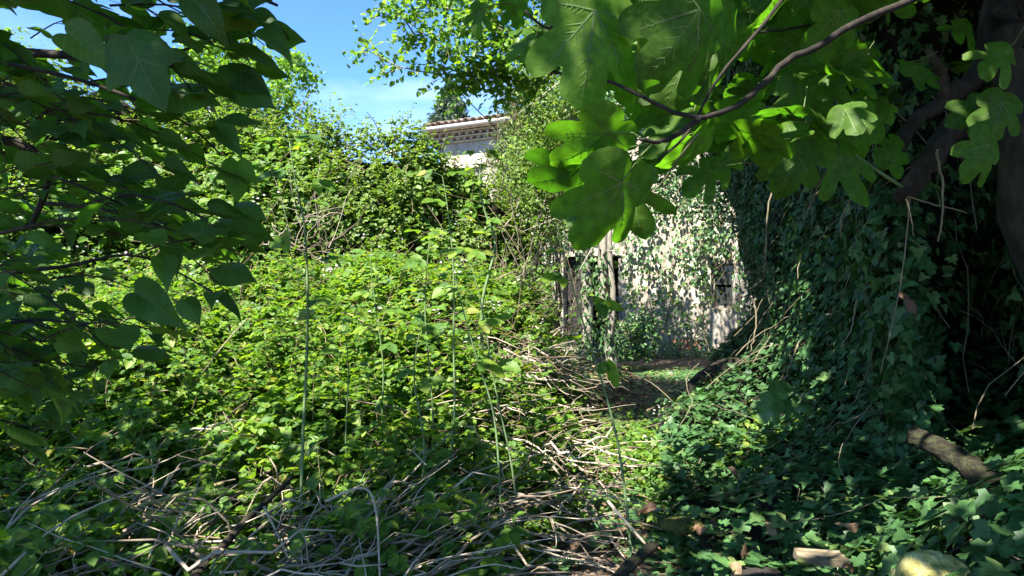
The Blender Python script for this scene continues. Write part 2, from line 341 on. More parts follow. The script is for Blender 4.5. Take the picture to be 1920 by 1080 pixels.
LOBO = [(0, .03), (.14, -.06), (.30, .02), (.37, .18), (.42, .34), (.54, .52), (.38, .51), (.25, .55), (.23, .68), (.13, .86), (0, 1.04)]
def heart(t): return outline_r(HRTO, (0, .38))(t)
T_HRT = [mk_outline(HRTO, (0, .36), .004, 3, 40, -.35, .04, [(0, .62), (math.pi, .34)], .008, 0, -.20, (), True),
         mk_outline(HRTO, (0, .36), .004, 3, 40, .65, .05, [(0, .62), (math.pi, .34)], .008, 2, -.38, (), True, .85, .15),
         mk_outline(HRTO, (0, .36), .006, 3, 40, .30, .06, [(0, .62), (math.pi, .34)], .008, 5, .10, (), True, 1.12, -.12),
         mk_outline(LOBO, (0, .34), .014, 3, 56, -.3, .06, [(0, .62), (.85, .40), (-.85, .40), (math.pi, .32)], .008, 1, -.25, (), True)]
def tpl_flower():
    V = [(0, 0, 0)]; f = []
    for k in range(5):
        a = k * 2 * math.pi / 5; b = len(V)
        for da, r in ((-.42, .7), (0, 1.0), (.42, .7)): V.append((math.cos(a + da) * r, math.sin(a + da) * r, .15))
        f.append((0, b, b + 1, b + 2))
    V = np.array(V, float); return V, f, V[:, :2].copy() * 0 + 5, [0] * 5
T_FLW = tpl_flower()

def rand_unit(n): return nrm(rng.normal(size=(n, 3)))
def rot_about(v, k, a):
    a = np.asarray(a, float)[..., None] if np.ndim(a) else a
    return v * np.cos(a) + np.cross(k, v) * np.sin(a) + k * (v * k).sum(-1, keepdims=True) * (1 - np.cos(a))
def frame_mat(pos, nor, tip, size):
    z = nrm(np.asarray(nor, float)); t = np.asarray(tip, float); y = nrm(t - (t * z).sum() * z); x = np.cross(y, z)
    M = Matrix.Identity(4)
    for i in range(3):
        M[i][0] = x[i] * size; M[i][1] = y[i] * size; M[i][2] = z[i] * size; M[i][3] = pos[i]
    return M
def sample_grid(G, n, wfun=None):
    A = G[:-1, :-1]; B = G[1:, :-1]; C = G[:-1, 1:]
    c = np.cross(B - A, C - A); ar = np.linalg.norm(c, axis=-1)
    wt = ar if wfun is None else ar * wfun((A + B + C) / 3)
    p = wt.ravel() / wt.sum(); idx = rng.choice(p.size, n, p=p)
    i, j = np.unravel_index(idx, ar.shape); u, v = rng.random(n)[:, None], rng.random(n)[:, None]
    pos = G[i, j] * (1 - u) * (1 - v) + G[i + 1, j] * u * (1 - v) + G[i, j + 1] * (1 - u) * v + G[i + 1, j + 1] * u * v
    return pos, nrm(c)[i, j]
def grid_normals(G):
    du = np.gradient(G, axis=0); dv = np.gradient(G, axis=1); return nrm(np.cross(du, dv))
def face_cam(G):
    """flip normals toward the camera"""
    N = grid_normals(G); s = np.sign(((np.array([0, 0, CAMZ]) - G) * N).sum(-1).mean()); return N * s, s
def apparent(pos, size):
    pos = np.asarray(pos); d = np.maximum(pos[:, 1], .2); x = pos[:, 0] / d * F + 960; y = 540 - (pos[:, 2] - CAMZ) / d * F
    a = size / d; a = np.where((x > -20) & (x < 1940) & (y > -20) & (y < 1100) & (pos[:, 1] > .3), a, 0); return a
def build_leaves(parent, geo_name, tpls, mats, pos, nor, tip, size, nparts, label_kind='leaf', extra=None, min_app=0.006, occl=None):
    """the leaves showing largest become parts, the rest one joined 'stuff' part"""
    pos, nor, tip = map(np.asarray, (pos, nor, tip)); N = len(pos)
    size = np.broadcast_to(np.asarray(size, float), (N,)); k = rng.integers(0, len(tpls), N)
    ap = apparent(pos, size)
    if occl is not None: ap = ap * occl
    order = np.argsort(-ap); sel = order[:nparts]; sel = sel[ap[sel] > min_app]
    rest = np.ones(N, bool); rest[sel] = False
    mes = []
    for t in tpls:
        g = Geo(); g.add(t[0], t[1], 0, t[2]); g.M[-1] = np.asarray(t[3]); mes.append(g.mesh(label_kind, mats, True))
    for i in sel:
        link(label_kind, mes[k[i]], parent, M=frame_mat(pos[i], nor[i], tip[i], size[i]))
    g = Geo()
    for q, t in enumerate(tpls):
        m = rest & (k == q); g.scatter(t, pos[m], nor[m], tip[m], size[m])
    if extra: extra(g)
    if g.V:
        link(geo_name, g.mesh(geo_name, mats, True), parent, kind='stuff')

# ------------------------------------------------------------------ ground
def bankH(X, Y):
    X = np.asarray(X, float); Y = np.asarray(Y, float)
    prof = np.interp(Y, [1.5, 2.8, 3.5, 4.2, 5.2, 6.5, 7.8, 9, 12, 16], [.05, .22, .32, .50, .80, 1.15, 1.38, 1.45, 1.2, .4])
    xe = np.interp(Y, [2, 3.5, 5, 8, 12], [-.1, .15, .25, .5, .9])
    return prof * smooth(-X, -xe - .55, -xe + .85)
def groundH(X, Y):
    X = np.asarray(X, float); Y = np.asarray(Y, float)
    q = np.stack([X, Y, X * 0], -1)
    base = .05 + .07 * fbm(q, .7, 3, 5) * smooth(25 - np.hypot(X, Y), 0, 10)
    xr = np.interp(Y, [2, 3.5, 5, 7, 9, 11, 14], [1.0, 1.1, 1.25, 1.9, 2.7, 3.4, 4.6])
    rise = np.clip(X - xr, 0, 1.6) * .38 * smooth(13 - Y, 0, 3) * smooth(Y, -1, 2)
    return base + rise + .75 * np.clip(bankH(X, Y) - .12, 0, 9) 
xs = np.concatenate([-np.geomspace(12, 900, 22)[::-1], np.linspace(-11, 11, 150), np.geomspace(12, 900, 22)])
ys = np.concatenate([-np.geomspace(6, 900, 22)[::-1], np.linspace(-5, 20, 170), np.geomspace(21, 1500, 22)])
X, Y = np.meshgrid(xs, ys, indexing='ij')
g = Geo(); g.grid(np.stack([X, Y, groundH(X, Y)], -1)); link('ground', g.mesh('ground', [MGR], True), kind='structure')

# ------------------------------------------------------------------ house
uD = np.array([.886, -.463, 0]); uD /= np.linalg.norm(uD); nD = np.array([uD[1], -uD[0], 0]); Zv = np.array([0, 0, 1.])
eave0 = P(795, 238, 17.4)                                  # left end of the gutter
W0 = np.array([eave0[0], eave0[1], 0]) - nD * .42 + uD * .22   # wall corner on the ground
def wu(px, off=0.0):
    k = (px - 960) / F; p = W0 + nD * off; return (k * p[1] - p[0]) / (uD[0] - k * uD[1])
def wz(px, py, off=0.0):
    p = W0 + uD * wu(px, off) + nD * off; return CAMZ - (py - 540) / F * p[1]
BH = np.stack([uD, nD, Zv], 1)          # local (u, out, z) -> world
HM = (BH, W0)
house = thing('house', W0, 'old pale rendered two-storey house with a clay tile eave behind the thicket', 'house')
EZ = eave0[2]
LEN = 11.5
ops = [(wu(838), wu(905), 3.25, wz(870, 316)), (wu(972), wu(1022), .1, 2.08), (wu(1056), wu(1166), .05, wz(1110, 480)), (wu(1333), wu(1376), wz(1350, 578), wz(1350, 494))]
us = sorted(set([0, LEN] + [round(a, 4) for o_ in ops for a in o_[:2]])); zs = sorted(set([-.4, EZ - .32] + [round(a, 4) for o_ in ops for a in o_[2:]]))
g = Geo()
def hv(p): return np.asarray(p) @ BH.T + W0
for i in range(len(us) - 1):
    for j in range(len(zs) - 1):
        uc, zc = (us[i] + us[i + 1]) / 2, (zs[j] + zs[j + 1]) / 2
        if any(a < uc < b and c < zc < d for a, b, c, d in ops): continue
        g.add(hv([(us[i], 0, zs[j]), (us[i + 1], 0, zs[j]), (us[i + 1], 0, zs[j + 1]), (us[i], 0, zs[j + 1])]), [(0, 1, 2, 3)])
for a, b, c, d in ops:
    for q in ([(a, 0, c), (a, -.35, c), (a, -.35, d), (a, 0, d)], [(b, 0, c), (b, -.35, c), (b, -.35, d), (b, 0, d)], [(a, 0, d), (b, 0, d), (b, -.35, d), (a, -.35, d)], [(a, 0, c), (b, 0, c), (b, -.35, c), (a, -.35, c)]):
        g.add(hv(q), [(0, 1, 2, 3)])
g.add(hv([(0, 0, -.4), (0, -6, -.4), (0, -6, EZ - .3), (0, 0, EZ - .3)]), [(0, 1, 2, 3)])
g.add(hv([(LEN, 0, -.4), (LEN, -6, -.4), (LEN, -6, EZ - .3), (LEN, 0, EZ - .3)]), [(0, 1, 2, 3)])
g.add(hv([(0, -6, -.4), (LEN, -6, -.4), (LEN, -6, EZ - .3), (0, -6, EZ - .3)]), [(0, 1, 2, 3)])
link('wall', g.mesh('wall', [MPLAS]), house, M=None)
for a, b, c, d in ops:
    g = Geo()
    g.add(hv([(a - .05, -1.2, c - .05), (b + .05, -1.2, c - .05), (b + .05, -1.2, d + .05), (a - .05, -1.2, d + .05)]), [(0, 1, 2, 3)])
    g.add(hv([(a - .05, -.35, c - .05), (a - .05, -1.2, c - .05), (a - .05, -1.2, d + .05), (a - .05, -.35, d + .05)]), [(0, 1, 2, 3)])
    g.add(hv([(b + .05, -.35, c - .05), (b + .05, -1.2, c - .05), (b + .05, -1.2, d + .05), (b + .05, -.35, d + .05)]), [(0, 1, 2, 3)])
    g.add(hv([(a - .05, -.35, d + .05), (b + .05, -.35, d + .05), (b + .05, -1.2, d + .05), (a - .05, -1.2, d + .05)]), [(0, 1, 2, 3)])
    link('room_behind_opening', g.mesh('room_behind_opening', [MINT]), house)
def H(v): return v - 0
def hbox(name, lo, hi, mat, parent=house, bev=.004):
    g = Geo(); g.box(lo, hi, 0, HM); o = link(name, g.mesh(name, [mat]), parent if parent is house else None)
    return o
def hchild(name, lo, hi, mat, par):
    g = Geo(); g.box(lo, hi, 0, HM); o = link(name, g.mesh(name, [mat])); o.parent = par
    o.matrix_basis = Matrix(); return o
# canal tiles: half tubes
def half_tile(L_=.42, r0=.085, r1=.07, th=.012, n=7, up=True):
    g = Geo(); V = []; a = np.linspace(0, math.pi, n)
    for y, r in ((0, r0), (L_, r1)):
        for rr in (r, r - th):
            for t in a: V.append((math.cos(t) * rr, y, math.sin(t) * rr * (1 if up else -1)))
    f = []
    for k in range(n - 1):
        f += [(k, k + 1, 2 * n + k + 1, 2 * n + k), (n + k, 3 * n + k, 3 * n + k + 1, n + k + 1), (k, n + k, n + k + 1, k + 1), (2 * n + k, 2 * n + k + 1, 3 * n + k + 1, 3 * n + k)]
    f += [(0, 2 * n, 3 * n, n), (n - 1, 2 * n - 1, 4 * n - 1, 3 * n - 1)]
    g.add(V, f); return g
def tmat(u, outv, z, rx=0.0, jit=0):
    # tile axis runs from the eave inwards
    B = Matrix(((uD[0], -nD[0], 0, 0), (uD[1], -nD[1], 0, 0), (0, 0, 1, 0), (0, 0, 0, 1)))
    p = W0 + uD * u + nD * outv + Zv * z
    return Matrix.Translation(Vector(p)) @ B @ Matrix.Rotation(rx, 4, 'X') @ Matrix.Rotation(jit, 4, 'Z')
tm_roof = half_tile().mesh('tile', [MROOF], True); tm_gen = half_tile(.30, .085, .085).mesh('genoise_tile', [MTILE], True)
nt_ = int(LEN / .2)
for k in range(nt_):
    link('tile', tm_roof, house, M=tmat(-.2 + k * .2, .38 + random.Random(k).uniform(-.03, .03), EZ + .015, R(14), random.Random(k + 9).uniform(-.05, .05)))
for row in range(3):
    zr = EZ - .14 - row * .115; ov = .24 - row * .07
    for k in range(nt_):
        link('genoise_tile', tm_gen, house, M=tmat(-.12 + k * .2 + (row % 2) * .1, ov, zr, 0, random.Random(k * 3 + row).uniform(-.03, .03)))
for row in range(3):
    zr = EZ - .14 - row * .115; ov = .24 - row * .07
    hbox('mortar_bed', (-.2 - (0.1 - row * .05), -.05, zr - .03 + .001 * row), (LEN, ov - .03, zr - .003), MMORT)
    # mortar between the arches
    g = Geo()
    for k in range(nt_):
        u = -.12 + k * .2 + (row % 2) * .1; a = np.linspace(0, math.pi, 7)
        pts = [(u + .085 * math.cos(t), ov - .02, zr + .085 * math.sin(t)) for t in a][::-1]
        nx = [(u + .1, ov - .02, zr), (u + .1, ov - .02, zr + .088), (u - .1, ov - .02, zr + .088), (u - .1, ov - .02, zr)]
        Vq = np.array(pts + nx); f = [(3, 7 + 1, 7 + 2)] + [(i, i + 1, 9) for i in range(0, 3)] + [(i, i + 1, 8) for i in range(3, 6)] + [(0, 9, 10), (6, 7, 8)]
        g.add(hv(Vq), f)
    link('mortar_infill', g.mesh('mortar_infill', [MMORT]), house)
# roof covering behind the first course
g = Geo(); uu = np.linspace(-.2, LEN + .1, nt_ * 8 + 1); yy = np.array([.14, -2, -4, -6.2])
G = np.array([[W0 + uD * u + nD * y + Zv * (EZ + .015 + (.5 - y) * .25 + .05 * abs(math.sin((u + .3) * math.pi / .2))) for y in yy] for u in uu])
g.grid(G); link('roof', g.mesh('roof', [MROOF], True), house)
# gutter: a half-round channel
g = Geo(); a = np.linspace(-.15, math.pi + .15, 9)
prof = [(.40 + .065 * math.cos(t), -.055 - .07 * math.sin(t)) for t in a] + [(.40 - .055 * math.cos(t), -.055 - .055 * math.sin(t)) for t in a]
V = [W0 + uD * u + nD * p[0] + Zv * (EZ + p[1] + .01) for u in (-.24, LEN) for p in prof]
m_ = len(prof); g.add(V, [(k, (k + 1) % m_, m_ + (k + 1) % m_, m_ + k) for k in range(m_)] + [tuple(range(m_))[::-1]])
link('gutter', g.mesh('gutter', [MGUT], True), house)
hbox('fascia_board', (-.2, .25, EZ - .125), (LEN, .32, EZ - .02), MGUT)
# lintels and sills
a, b, c, d = ops[0]
hbox('lintel', (a - .15, .003, d), (b + .12, .06, d + .12), MMORT); hbox('roller_shutter_box', (a + .02, -.20, d - .2), (b - .02, -.03, d - .003), MSHUT)
def window(op, nv=1, nh=2, yo=-.2):
    a, b, c, d = op
    f = Geo(); t = .05
    f.box((a + .003, yo, c + .003), (a + t, yo + .06, d - .003), 0, HM); f.box((b - t, yo, c + .003), (b - .003, yo + .06, d - .003), 0, HM)
    f.box((a + t, yo, d - t), (b - t, yo + .06, d - .003), 0, HM); f.box((a + t, yo, c + .003), (b - t, yo + .06, c + t), 0, HM)
    for k in range(1, nv + 1):
        u = a + (b - a) * k / (nv + 1); f.box((u - .02, yo, c + t), (u + .02, yo + .05, d - t), 0, HM)
    wn = link('window', f.mesh('window', [MSHUT]), house)
    for k in range(nv + 1):
        u0 = a + (b - a) * k / (nv + 1) + .022; u1 = a + (b - a) * (k + 1) / (nv + 1) - .022
        for q in range(nh):
            z0 = c + (d - c) * q / nh + .03; z1 = c + (d - c) * (q + 1) / nh - .03
            p = hchild('pane', (u0, yo + .012, z0), (u1, yo + .02, z1), MGLAS, wn); p.matrix_parent_inverse = Matrix()
            p.location = Vector((0, 0, 0))
    return wn
window(ops[0])
window(ops[3], 0, 2)
def plank_door(a, b, c, d, n, mat, name='door', yo=-.22):
    f = Geo(); f.box((a, yo - .03, c + .25), (b, yo - .003, c + .35), 0, HM); f.box((a, yo - .03, d - .4), (b, yo - .003, d - .3), 0, HM)
    dr = link(name, f.mesh(name, [mat]), house)
    for k in range(n):
        hchild('plank', (a + (b - a) * k / n + .004, yo, c), (a + (b - a) * (k + 1) / n - .004, yo + .028, d - .02), mat, dr)
    return dr
a, b, c, d = ops[2]; plank_door(a + .02, a + (b - a) * .38, c, d, 4, MDOOR)
a, b, c, d = ops[1]; plank_door(a + .02, b - .02, c, d, 4, MDOOR)
a, b, c, d = ops[3]; sh = plank_door(b + .02, b + .42, c - .05, d + .03, 4, MSHUT, 'shutter', .02)
a, b, c, d = ops[2]; hbox('door_post', (b - .10, -.2, c), (b - .003, -.05, d - .003), MSHUT)
hbox('step', (a - .3, .003, -.1), (b + .2, .4, .12), MPLAS)
g = Geo(); Gq = []
ub = wu(1290); th = np.linspace(0, 2 * math.pi, 15)[:-1]
V = [hv((ub + .34 * math.cos(t) * (1 + .2 * math.sin(3 * t)), .012, .28 + .16 * math.sin(t) * (1 + .2 * math.cos(2 * t)))) for t in th]
g.add(V, [tuple(range(14))]); link('bare_brick_patch', g.mesh('bare_brick_patch', [MBRK]), house)

# ------------------------------------------------------------------ far trees
def tree_crown(center, rad, n_clump, per, size, tpl, cr=.35, shell=.5, up=.4, zcut=-1):
    c = rand_unit(n_clump) * (shell + (1 - shell) * rng.random((n_clump, 1)) ** .6) * np.asarray(rad)
    c = c[c[:, 2] > zcut * rad[2]] + np.asarray(center); n_clump = len(c)
    cs = rng.uniform(.5, 1.3, n_clump) * cr
    pos = (c[:, None] + rand_unit(n_clump * per).reshape(n_clump, per, 3) * (rng.random((n_clump, per, 1)) ** .5) * cs[:, None, None]).reshape(-1, 3)
    nor = nrm(rand_unit(len(pos)) + np.array([0, 0, up])); tip = rand_unit(len(pos)) + np.array([0, 0, -.3])
    return pos, nor, tip, size * rng.uniform(.7, 1.25, len(pos))
def limb_tree(base, top, r0, limbs, name, mat, parent, bend=.3):
    g = Geo(); k = np.linspace(0, 1, 9)[:, None]; base = np.asarray(base, float); top = np.asarray(top, float)
    pts = base + (top - base) * k + bend * np.stack([np.sin(k[:, 0] * 4), np.cos(k[:, 0] * 3) - 1, 0 * k[:, 0]], -1) * .3
    g.tube(pts, np.linspace(r0, r0 * .25, 9), 9)
    for e in limbs:
        q = rng.uniform(.35, .85); s0 = base + (top - base) * q; k2 = np.linspace(0, 1, 6)[:, None]
        g.tube(s0 + (np.asarray(e) - s0) * k2 + np.array([0, 0, .25]) * np.sin(k2 * 3.14), np.linspace(r0 * .4, r0 * .08, 6), 6)
    link(name, g.mesh(name, [mat], True), parent)
c = P(470, 190, 24)
t = thing('tree', (c[0], c[1], 0), 'bright green leafy tree rising against the sky on the left', 'tree')
pos, nor, tip, sz = tree_crown(c + [-.3, 0, .2], (2.6, 2.2, 2.6), 170, 60, .16, T_OV2, .55, .35)
g = Geo(); g.scatter(T_OV2, pos, nor, tip, sz); link('crown', g.mesh('crown', [MTC]), t, kind='stuff')
limb_tree((c[0], c[1], 0), c + [0, 0, 1.5], .28, [c + rng.uniform(-1.6, 1.6, 3) for _ in range(8)], 'trunk', MBARK, t)
c = P(845, 168, 30)
t = thing('conifer', (c[0], c[1], 0), 'grey-green conifer top showing above the house roof', 'conifer tree')
pos = []; nor = []; tip = []
for k in range(260):
    h = rng.random() ** .8; a = rng.uniform(0, 6.28); r = (.15 + h * 1.25) * rng.uniform(.6, 1.1)
    tipp = np.array([c[0] + math.cos(a) * r, c[1] + math.sin(a) * r, c[2] - h * 2.4])
    root = np.array([c[0], c[1], tipp[2] - .25 * r])
    for q in np.linspace(.35, 1, 12):
        p = root + (tipp - root) * q
        for _ in range(5): pos.append(p + rng.normal(0, .07, 3)); nor.append(rng.normal(0, 1, 3) + [0, 0, .6]); tip.append((tipp - root) + rng.normal(0, .5, 3))
g = Geo(); g.scatter(T_NAR, np.array(pos), np.array(nor), np.array(tip), rng.uniform(.16, .3, len(pos)))
link('crown', g.mesh('crown', [MCO]), t, kind='stuff')
limb_tree((c[0], c[1], 0), c + [0, 0, -.05], .22, [], 'trunk', MBARK, t, 0)
# a line of trees well beyond, so that the ground never ends in view
c = P(150, 400, 26)
g = Geo()
for k, x in enumerate(np.linspace(-34, 40, 26)):
    h = rng.uniform(3.2, 4.6); y = 34 + rng.uniform(-2, 2)
    pos, nor, tip, sz = tree_crown((x, y, h * .55), (2.4, 1.8, h * .55), 34, 30, .34, T_OV2, .8, .3)
    g.scatter(T_OV2, pos, nor, tip, sz)
link('woods', g.mesh('woods', [MBF]), kind='stuff', label='low wood beyond the garden')

# ------------------------------------------------------------------ bramble helpers
def trifol(g, tpl, pos, nor, tip, size, mat=0, five=.0):
    nor = nrm(nor); tip = nrm(tip - (tip * nor).sum(-1, keepdims=True) * nor)
    n = len(pos)
    for a, s in ((0, 1.0), (1.15, .85), (-1.15, .85)):
        tt = rot_about(tip, nor, np.full(n, a) + rng.normal(0, .12, n))
        nn = nrm(nor + rng.normal(0, .16, (n, 3)))
        g.scatter(tpl, pos + tip * 0.0, nn, tt, size * s, mat)
def tri_arrays(pos, nor, tip, size):
    nor = nrm(nor); tip = nrm(tip - (tip * nor).sum(-1, keepdims=True) * nor); n = len(pos); Pn, Nn, Tn, Sn = [], [], [], []
    for a, s in ((0, 1.0), (1.15, .85), (-1.15, .85)):
        Tn.append(rot_about(tip, nor, np.full(n, a) + rng.normal(0, .12, n))); Nn.append(nrm(nor + rng.normal(0, .16, (n, 3)))); Pn.append(pos); Sn.append(size * s)
    return np.concatenate(Pn), np.concatenate(Nn), np.concatenate(Tn), np.concatenate(Sn)
def arc_pts(p, d, ln, sag, n=8, wob=.02):
    k = np.linspace(0, 1, n)[:, None]; d = nrm(np.asarray(d, float))
    s = nrm(np.cross(d, [0, 0, 1.]) + 1e-6)
    return np.asarray(p) + d * ln * k + np.array([0, 0, -sag]) * k ** 2 + s * wob * np.sin(k * 7 + rng.uniform(0, 6)) + rng.normal(0, wob * .25, (n, 3))
def sprigs(gs, base, dirs, lens, lsize, nl=(5, 9), stem_mat=0, rad=.003):
    """leafy shoots; returns leaf arrays, adds stems to gs"""
    LP, LN, LT, LS = [], [], [], []
    for b, d, ln in zip(base, dirs, lens):
        pts = arc_pts(b, d, ln, ln * rng.uniform(.05, .45), 6, .015); gs.tube(pts, np.linspace(rad, rad * .4, 6), 3, stem_mat, False)
        m = rng.integers(*nl); ks = np.linspace(.2, 1, m)
        for q, kk in enumerate(ks):
            i = min(int(kk * 5), 4); p = pts[i] + (pts[i + 1] - pts[i]) * (kk * 5 - i)
            a = q * 2.4 + rng.uniform(0, .6); o = np.array([math.cos(a), math.sin(a), .25])
            LP.append(p + o * .03); LT.append(o + np.array([0, 0, -.2])); LN.append(np.array([0, 0, 1.]) + rng.normal(0, .3, 3) + o * .15); LS.append(lsize * rng.uniform(.6, 1.15) * (1.15 - .45 * kk))
    return map(np.array, (LP, LN, LT, LS))

# ------------------------------------------------------------------ back bramble bank
bx = np.array([-260, -100, 60, 150, 300, 430, 520, 600, 700, 770, 810, 860, 930, 1000, 1040])
by = np.array([20, 30, 110, 150, 190, 212, 228, 235, 248, 232, 282, 314, 345, 415, 490])
NU, NV = 130, 70
uu = np.linspace(-260, 1040, NU); topy = np.interp(uu, bx, by)
G = np.zeros((NU, NV, 3))
for i, px in enumerate(uu):
    ty = topy[i] + 14
    for j in range(NV):
        v = j / (NV - 1)
        if v < .82:
            q = v / .82; py = 620 + (ty - 620) * q
            d = np.interp(q, [0, .12, .3, .55, 1], [7.2, 8.0, 8.7, 9.1, 10.3]) + np.interp(px, [-200, 300, 800, 1000], [-1.8, -.3, .4, 1.6])
            G[i, j] = P(px, py, d)
        else:
            q = (v - .82) / .18; d0 = 10.3 + np.interp(px, [-200, 300, 800, 1000], [-1.8, -.3, .4, 1.6])
            tp = P(px, ty, d0); G[i, j] = tp + np.array([0, 2.4 * q, -tp[2] * q ** 1.6])
N, sg = face_cam(G)
amp = fbm(G, .55, 3, 2)[..., None] * .42 + fbm(G, 1.7, 3, 6)[..., None] * .26
def hollow(px, py, rx, ry): 
    d_ = np.maximum(G[..., 1], .2); x_ = G[..., 0] / d_ * F + 960; y_ = 540 - (G[..., 2] - CAMZ) / d_ * F; return np.exp(-((x_ - px) / rx) ** 2 - ((y_ - py) / ry) ** 2)
hol = (.75 * hollow(590, 455, 60, 45) + .55 * hollow(470, 500, 55, 32) + .55 * hollow(700, 530, 60, 26) + .9 * hollow(960, 520, 60, 60) + .35 * hollow(790, 420, 50, 40))[..., None]
G = G + N * (amp - hol)
N = grid_normals(G) * sg
bank = thing('bramble_bank', (-3.5, 9.5, 0), 'tall sunlit bank of flowering brambles behind the lower thicket, left of the house', 'brambles')
g = Geo(); g.grid(G - N * .38); link('dark_backing', g.mesh('dark_backing', [MCOREB], True), bank, kind='stuff')
def dens(p): return np.clip(.45 + 1.5 * fbm(p, 1.1, 3, 11) + .35, .03, 1.5)
pos, nn = sample_grid(G, 42000, dens); nn = nn * sg
cl = fbm(pos, 2.6, 2, 4)[:, None]
pos = pos + nn * (rng.uniform(-.20, .10, (len(pos), 1)) + cl * .12)
nor = nrm(nn * .45 + np.array([-.25, -.35, .85]) + rng.normal(0, .30, pos.shape)); tip = nn + np.array([0, 0, -.5]) + rng.normal(0, .8, pos.shape)
g = Geo(); sel = fbm(pos, .8, 2, 91) > .12; big = fbm(pos, .7, 2, 95) > -.05
trifol(g, T_OV2, pos, nor, tip, rng.uniform(.05, .09, len(pos)), sel.astype(int) if False else 0)
b2 = big & (rng.random(len(pos)) < .35); g.scatter(T_OV3, pos[b2] + nn[b2] * .08, nor[b2], tip[b2], rng.uniform(.09, .14, b2.sum()), 1)
pos, nn = sample_grid(G[:, int(NV * .1):int(NV * .84)], 950); nn *= sg
d = nrm(nn * .7 + rng.normal(0, .45, pos.shape) + np.array([0, 0, .55]))
gs = Geo(); lp, ln_, lt, ls = sprigs(gs, pos - nn * .1, d, rng.uniform(.25, .7, len(pos)), .075)
# tall loose shoots along the skyline
ii = rng.integers(30, NU - 8, 330); jj = rng.integers(int(NV * .70), int(NV * .84), 330)
d = nrm(np.array([0, 0, 1.]) + rng.normal(0, .45, (330, 3)))
lp2, ln2, lt2, ls2 = sprigs(gs, G[ii, jj], d, rng.uniform(.25, .85, 330), .075, (5, 10))
trifol(g, T_OV3, np.concatenate([lp, lp2]), np.concatenate([ln_, ln2]), np.concatenate([lt, lt2]), np.concatenate([ls, ls2]))
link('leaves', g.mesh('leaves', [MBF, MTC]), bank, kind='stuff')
pos, nn = sample_grid(G[:, 5:], 700); nn *= sg
for p, q in zip(pos, nn):
    dd = nrm(rng.normal(0, 1, 3) + q * .4 + np.array([0, 0, .2])); gs.tube(arc_pts(p - q * rng.uniform(.05, .35), dd, rng.uniform(.5, 1.5), rng.uniform(.1, .7), 7, .03), rng.uniform(.003, .007), 3, 0, False)
link('canes', gs.mesh('canes', [MCANE], True), bank, kind='stuff')
pos, nn = sample_grid(G, 900, lambda p: np.clip(fbm(p, 1.5, 2, 21) * 4, .02, 1)); nn *= sg
g = Geo()
pos, nn = pos[:380], nn[:380]; pc = np.repeat(pos + nn * .12, 4, 0) + rng.normal(0, .035, (1520, 3)); g.scatter(T_FLW, pc, np.repeat(nn, 4, 0) + [0, -.2, .6] + rng.normal(0, .3, pc.shape), rand_unit(1520), rng.uniform(.012, .020, 1520))
link('flowers', g.mesh('flowers', [MPET]), bank, kind='stuff')

# ------------------------------------------------------------------ front bramble slope
fx = np.linspace(-8.5, 1.5, 150); fy = np.linspace(2.2, 9.2, 110)
X, Y = np.meshgrid(fx, fy, indexing='ij'); Z = groundH(X, Y) + .02
Gf = np.stack([X, Y, Z + np.clip(bankH(X, Y) * .28, 0, 1)], -1)
lump = fbm(Gf, .9, 3, 31) * .28 + fbm(Gf, 2.6, 2, 33) * .10
Gf[..., 2] += lump * smooth(bankH(X, Y), .1, .5)
slope = thing('bramble_thicket', (-2, 5, .3), 'low sunny thicket of brambles covering the slope in front, on the left', 'brambles')
def in_view(p, m=120):
    d = np.maximum(p[..., 1], .2); x = p[..., 0] / d * F + 960; y = 540 - (p[..., 2] - CAMZ) / d * F
    return (x > -m) & (x < 1920 + m) & (y > -m) & (y < 1080 + m)
def densf(p):
    b = smooth(bankH(p[..., 0], p[..., 1]), .05, .35)
    near = smooth(p[..., 1], 2.8, 4.2)
    d = np.clip(.70 + 1.5 * fbm(p, .9, 2, 41), .05, 1.3) * b * (.42 + .58 * near)
    return d * np.where(in_view(p), 1, .06) + 1e-6
pos, nn = sample_grid(Gf, 40000, densf); nn = nn * np.sign(nn[:, 2:3])
h = rng.random(len(pos)) ** 1.4 * (.12 + .42 * smooth(fbm(pos, 1.6, 2, 44), -.3, .6))
pos = pos + np.array([0, 0, 1.]) * h[:, None]
nor = nrm(np.array([-.08, -.12, 1.]) + rng.normal(0, .33, pos.shape)); tip = rng.normal(0, 1, pos.shape) + [0, -.3, -.15]
sz = .04 + .062 * rng.random(len(pos)) ** 1.6
base, nn = sample_grid(Gf, 1500, densf)
gs = Geo(); d = nrm(rng.normal(0, .45, base.shape) + np.array([0, -.15, 1.]))
lp, ln_, lt, ls = sprigs(gs, base, d, rng.uniform(.25, .75, len(base)), .07, (6, 10))
A = tri_arrays(np.concatenate([pos, lp]), np.concatenate([nor, ln_]), np.concatenate([tip, lt]), np.concatenate([sz, ls]))
build_leaves(slope, 'leaves', [T_OV3], [MB], *A, 290)
base, nn = sample_grid(Gf, 1100, lambda p: np.where(in_view(p), 1., .02) * smooth(bankH(p[..., 0], p[..., 1]), .05, .3))
for p in base:
    dd = nrm(np.array([rng.normal(0, 1), rng.normal(0, .8), rng.uniform(.1, .9)]))
    gs.tube(arc_pts(p + [0, 0, -.03], dd, rng.uniform(.3, 1.1), rng.uniform(.1, .6), 7, .03), rng.uniform(.002, .005), 3, 0, False)
link('canes', gs.mesh('canes', [MCANE], True), slope, kind='stuff')
g = Geo(); pos, _ = sample_grid(Gf, 60, lambda p: smooth(p[..., 1], 4.5, 6) * np.where(in_view(p), 1., 0) + 1e-9)
pc = np.repeat(pos + [0, 0, .35], 6, 0) + rng.normal(0, .03, (360, 3)); g.scatter(T_FLW, pc, rng.normal(0, .4, pc.shape) + [0, -.3, 1], rand_unit(360), rng.uniform(.01, .016, 360))
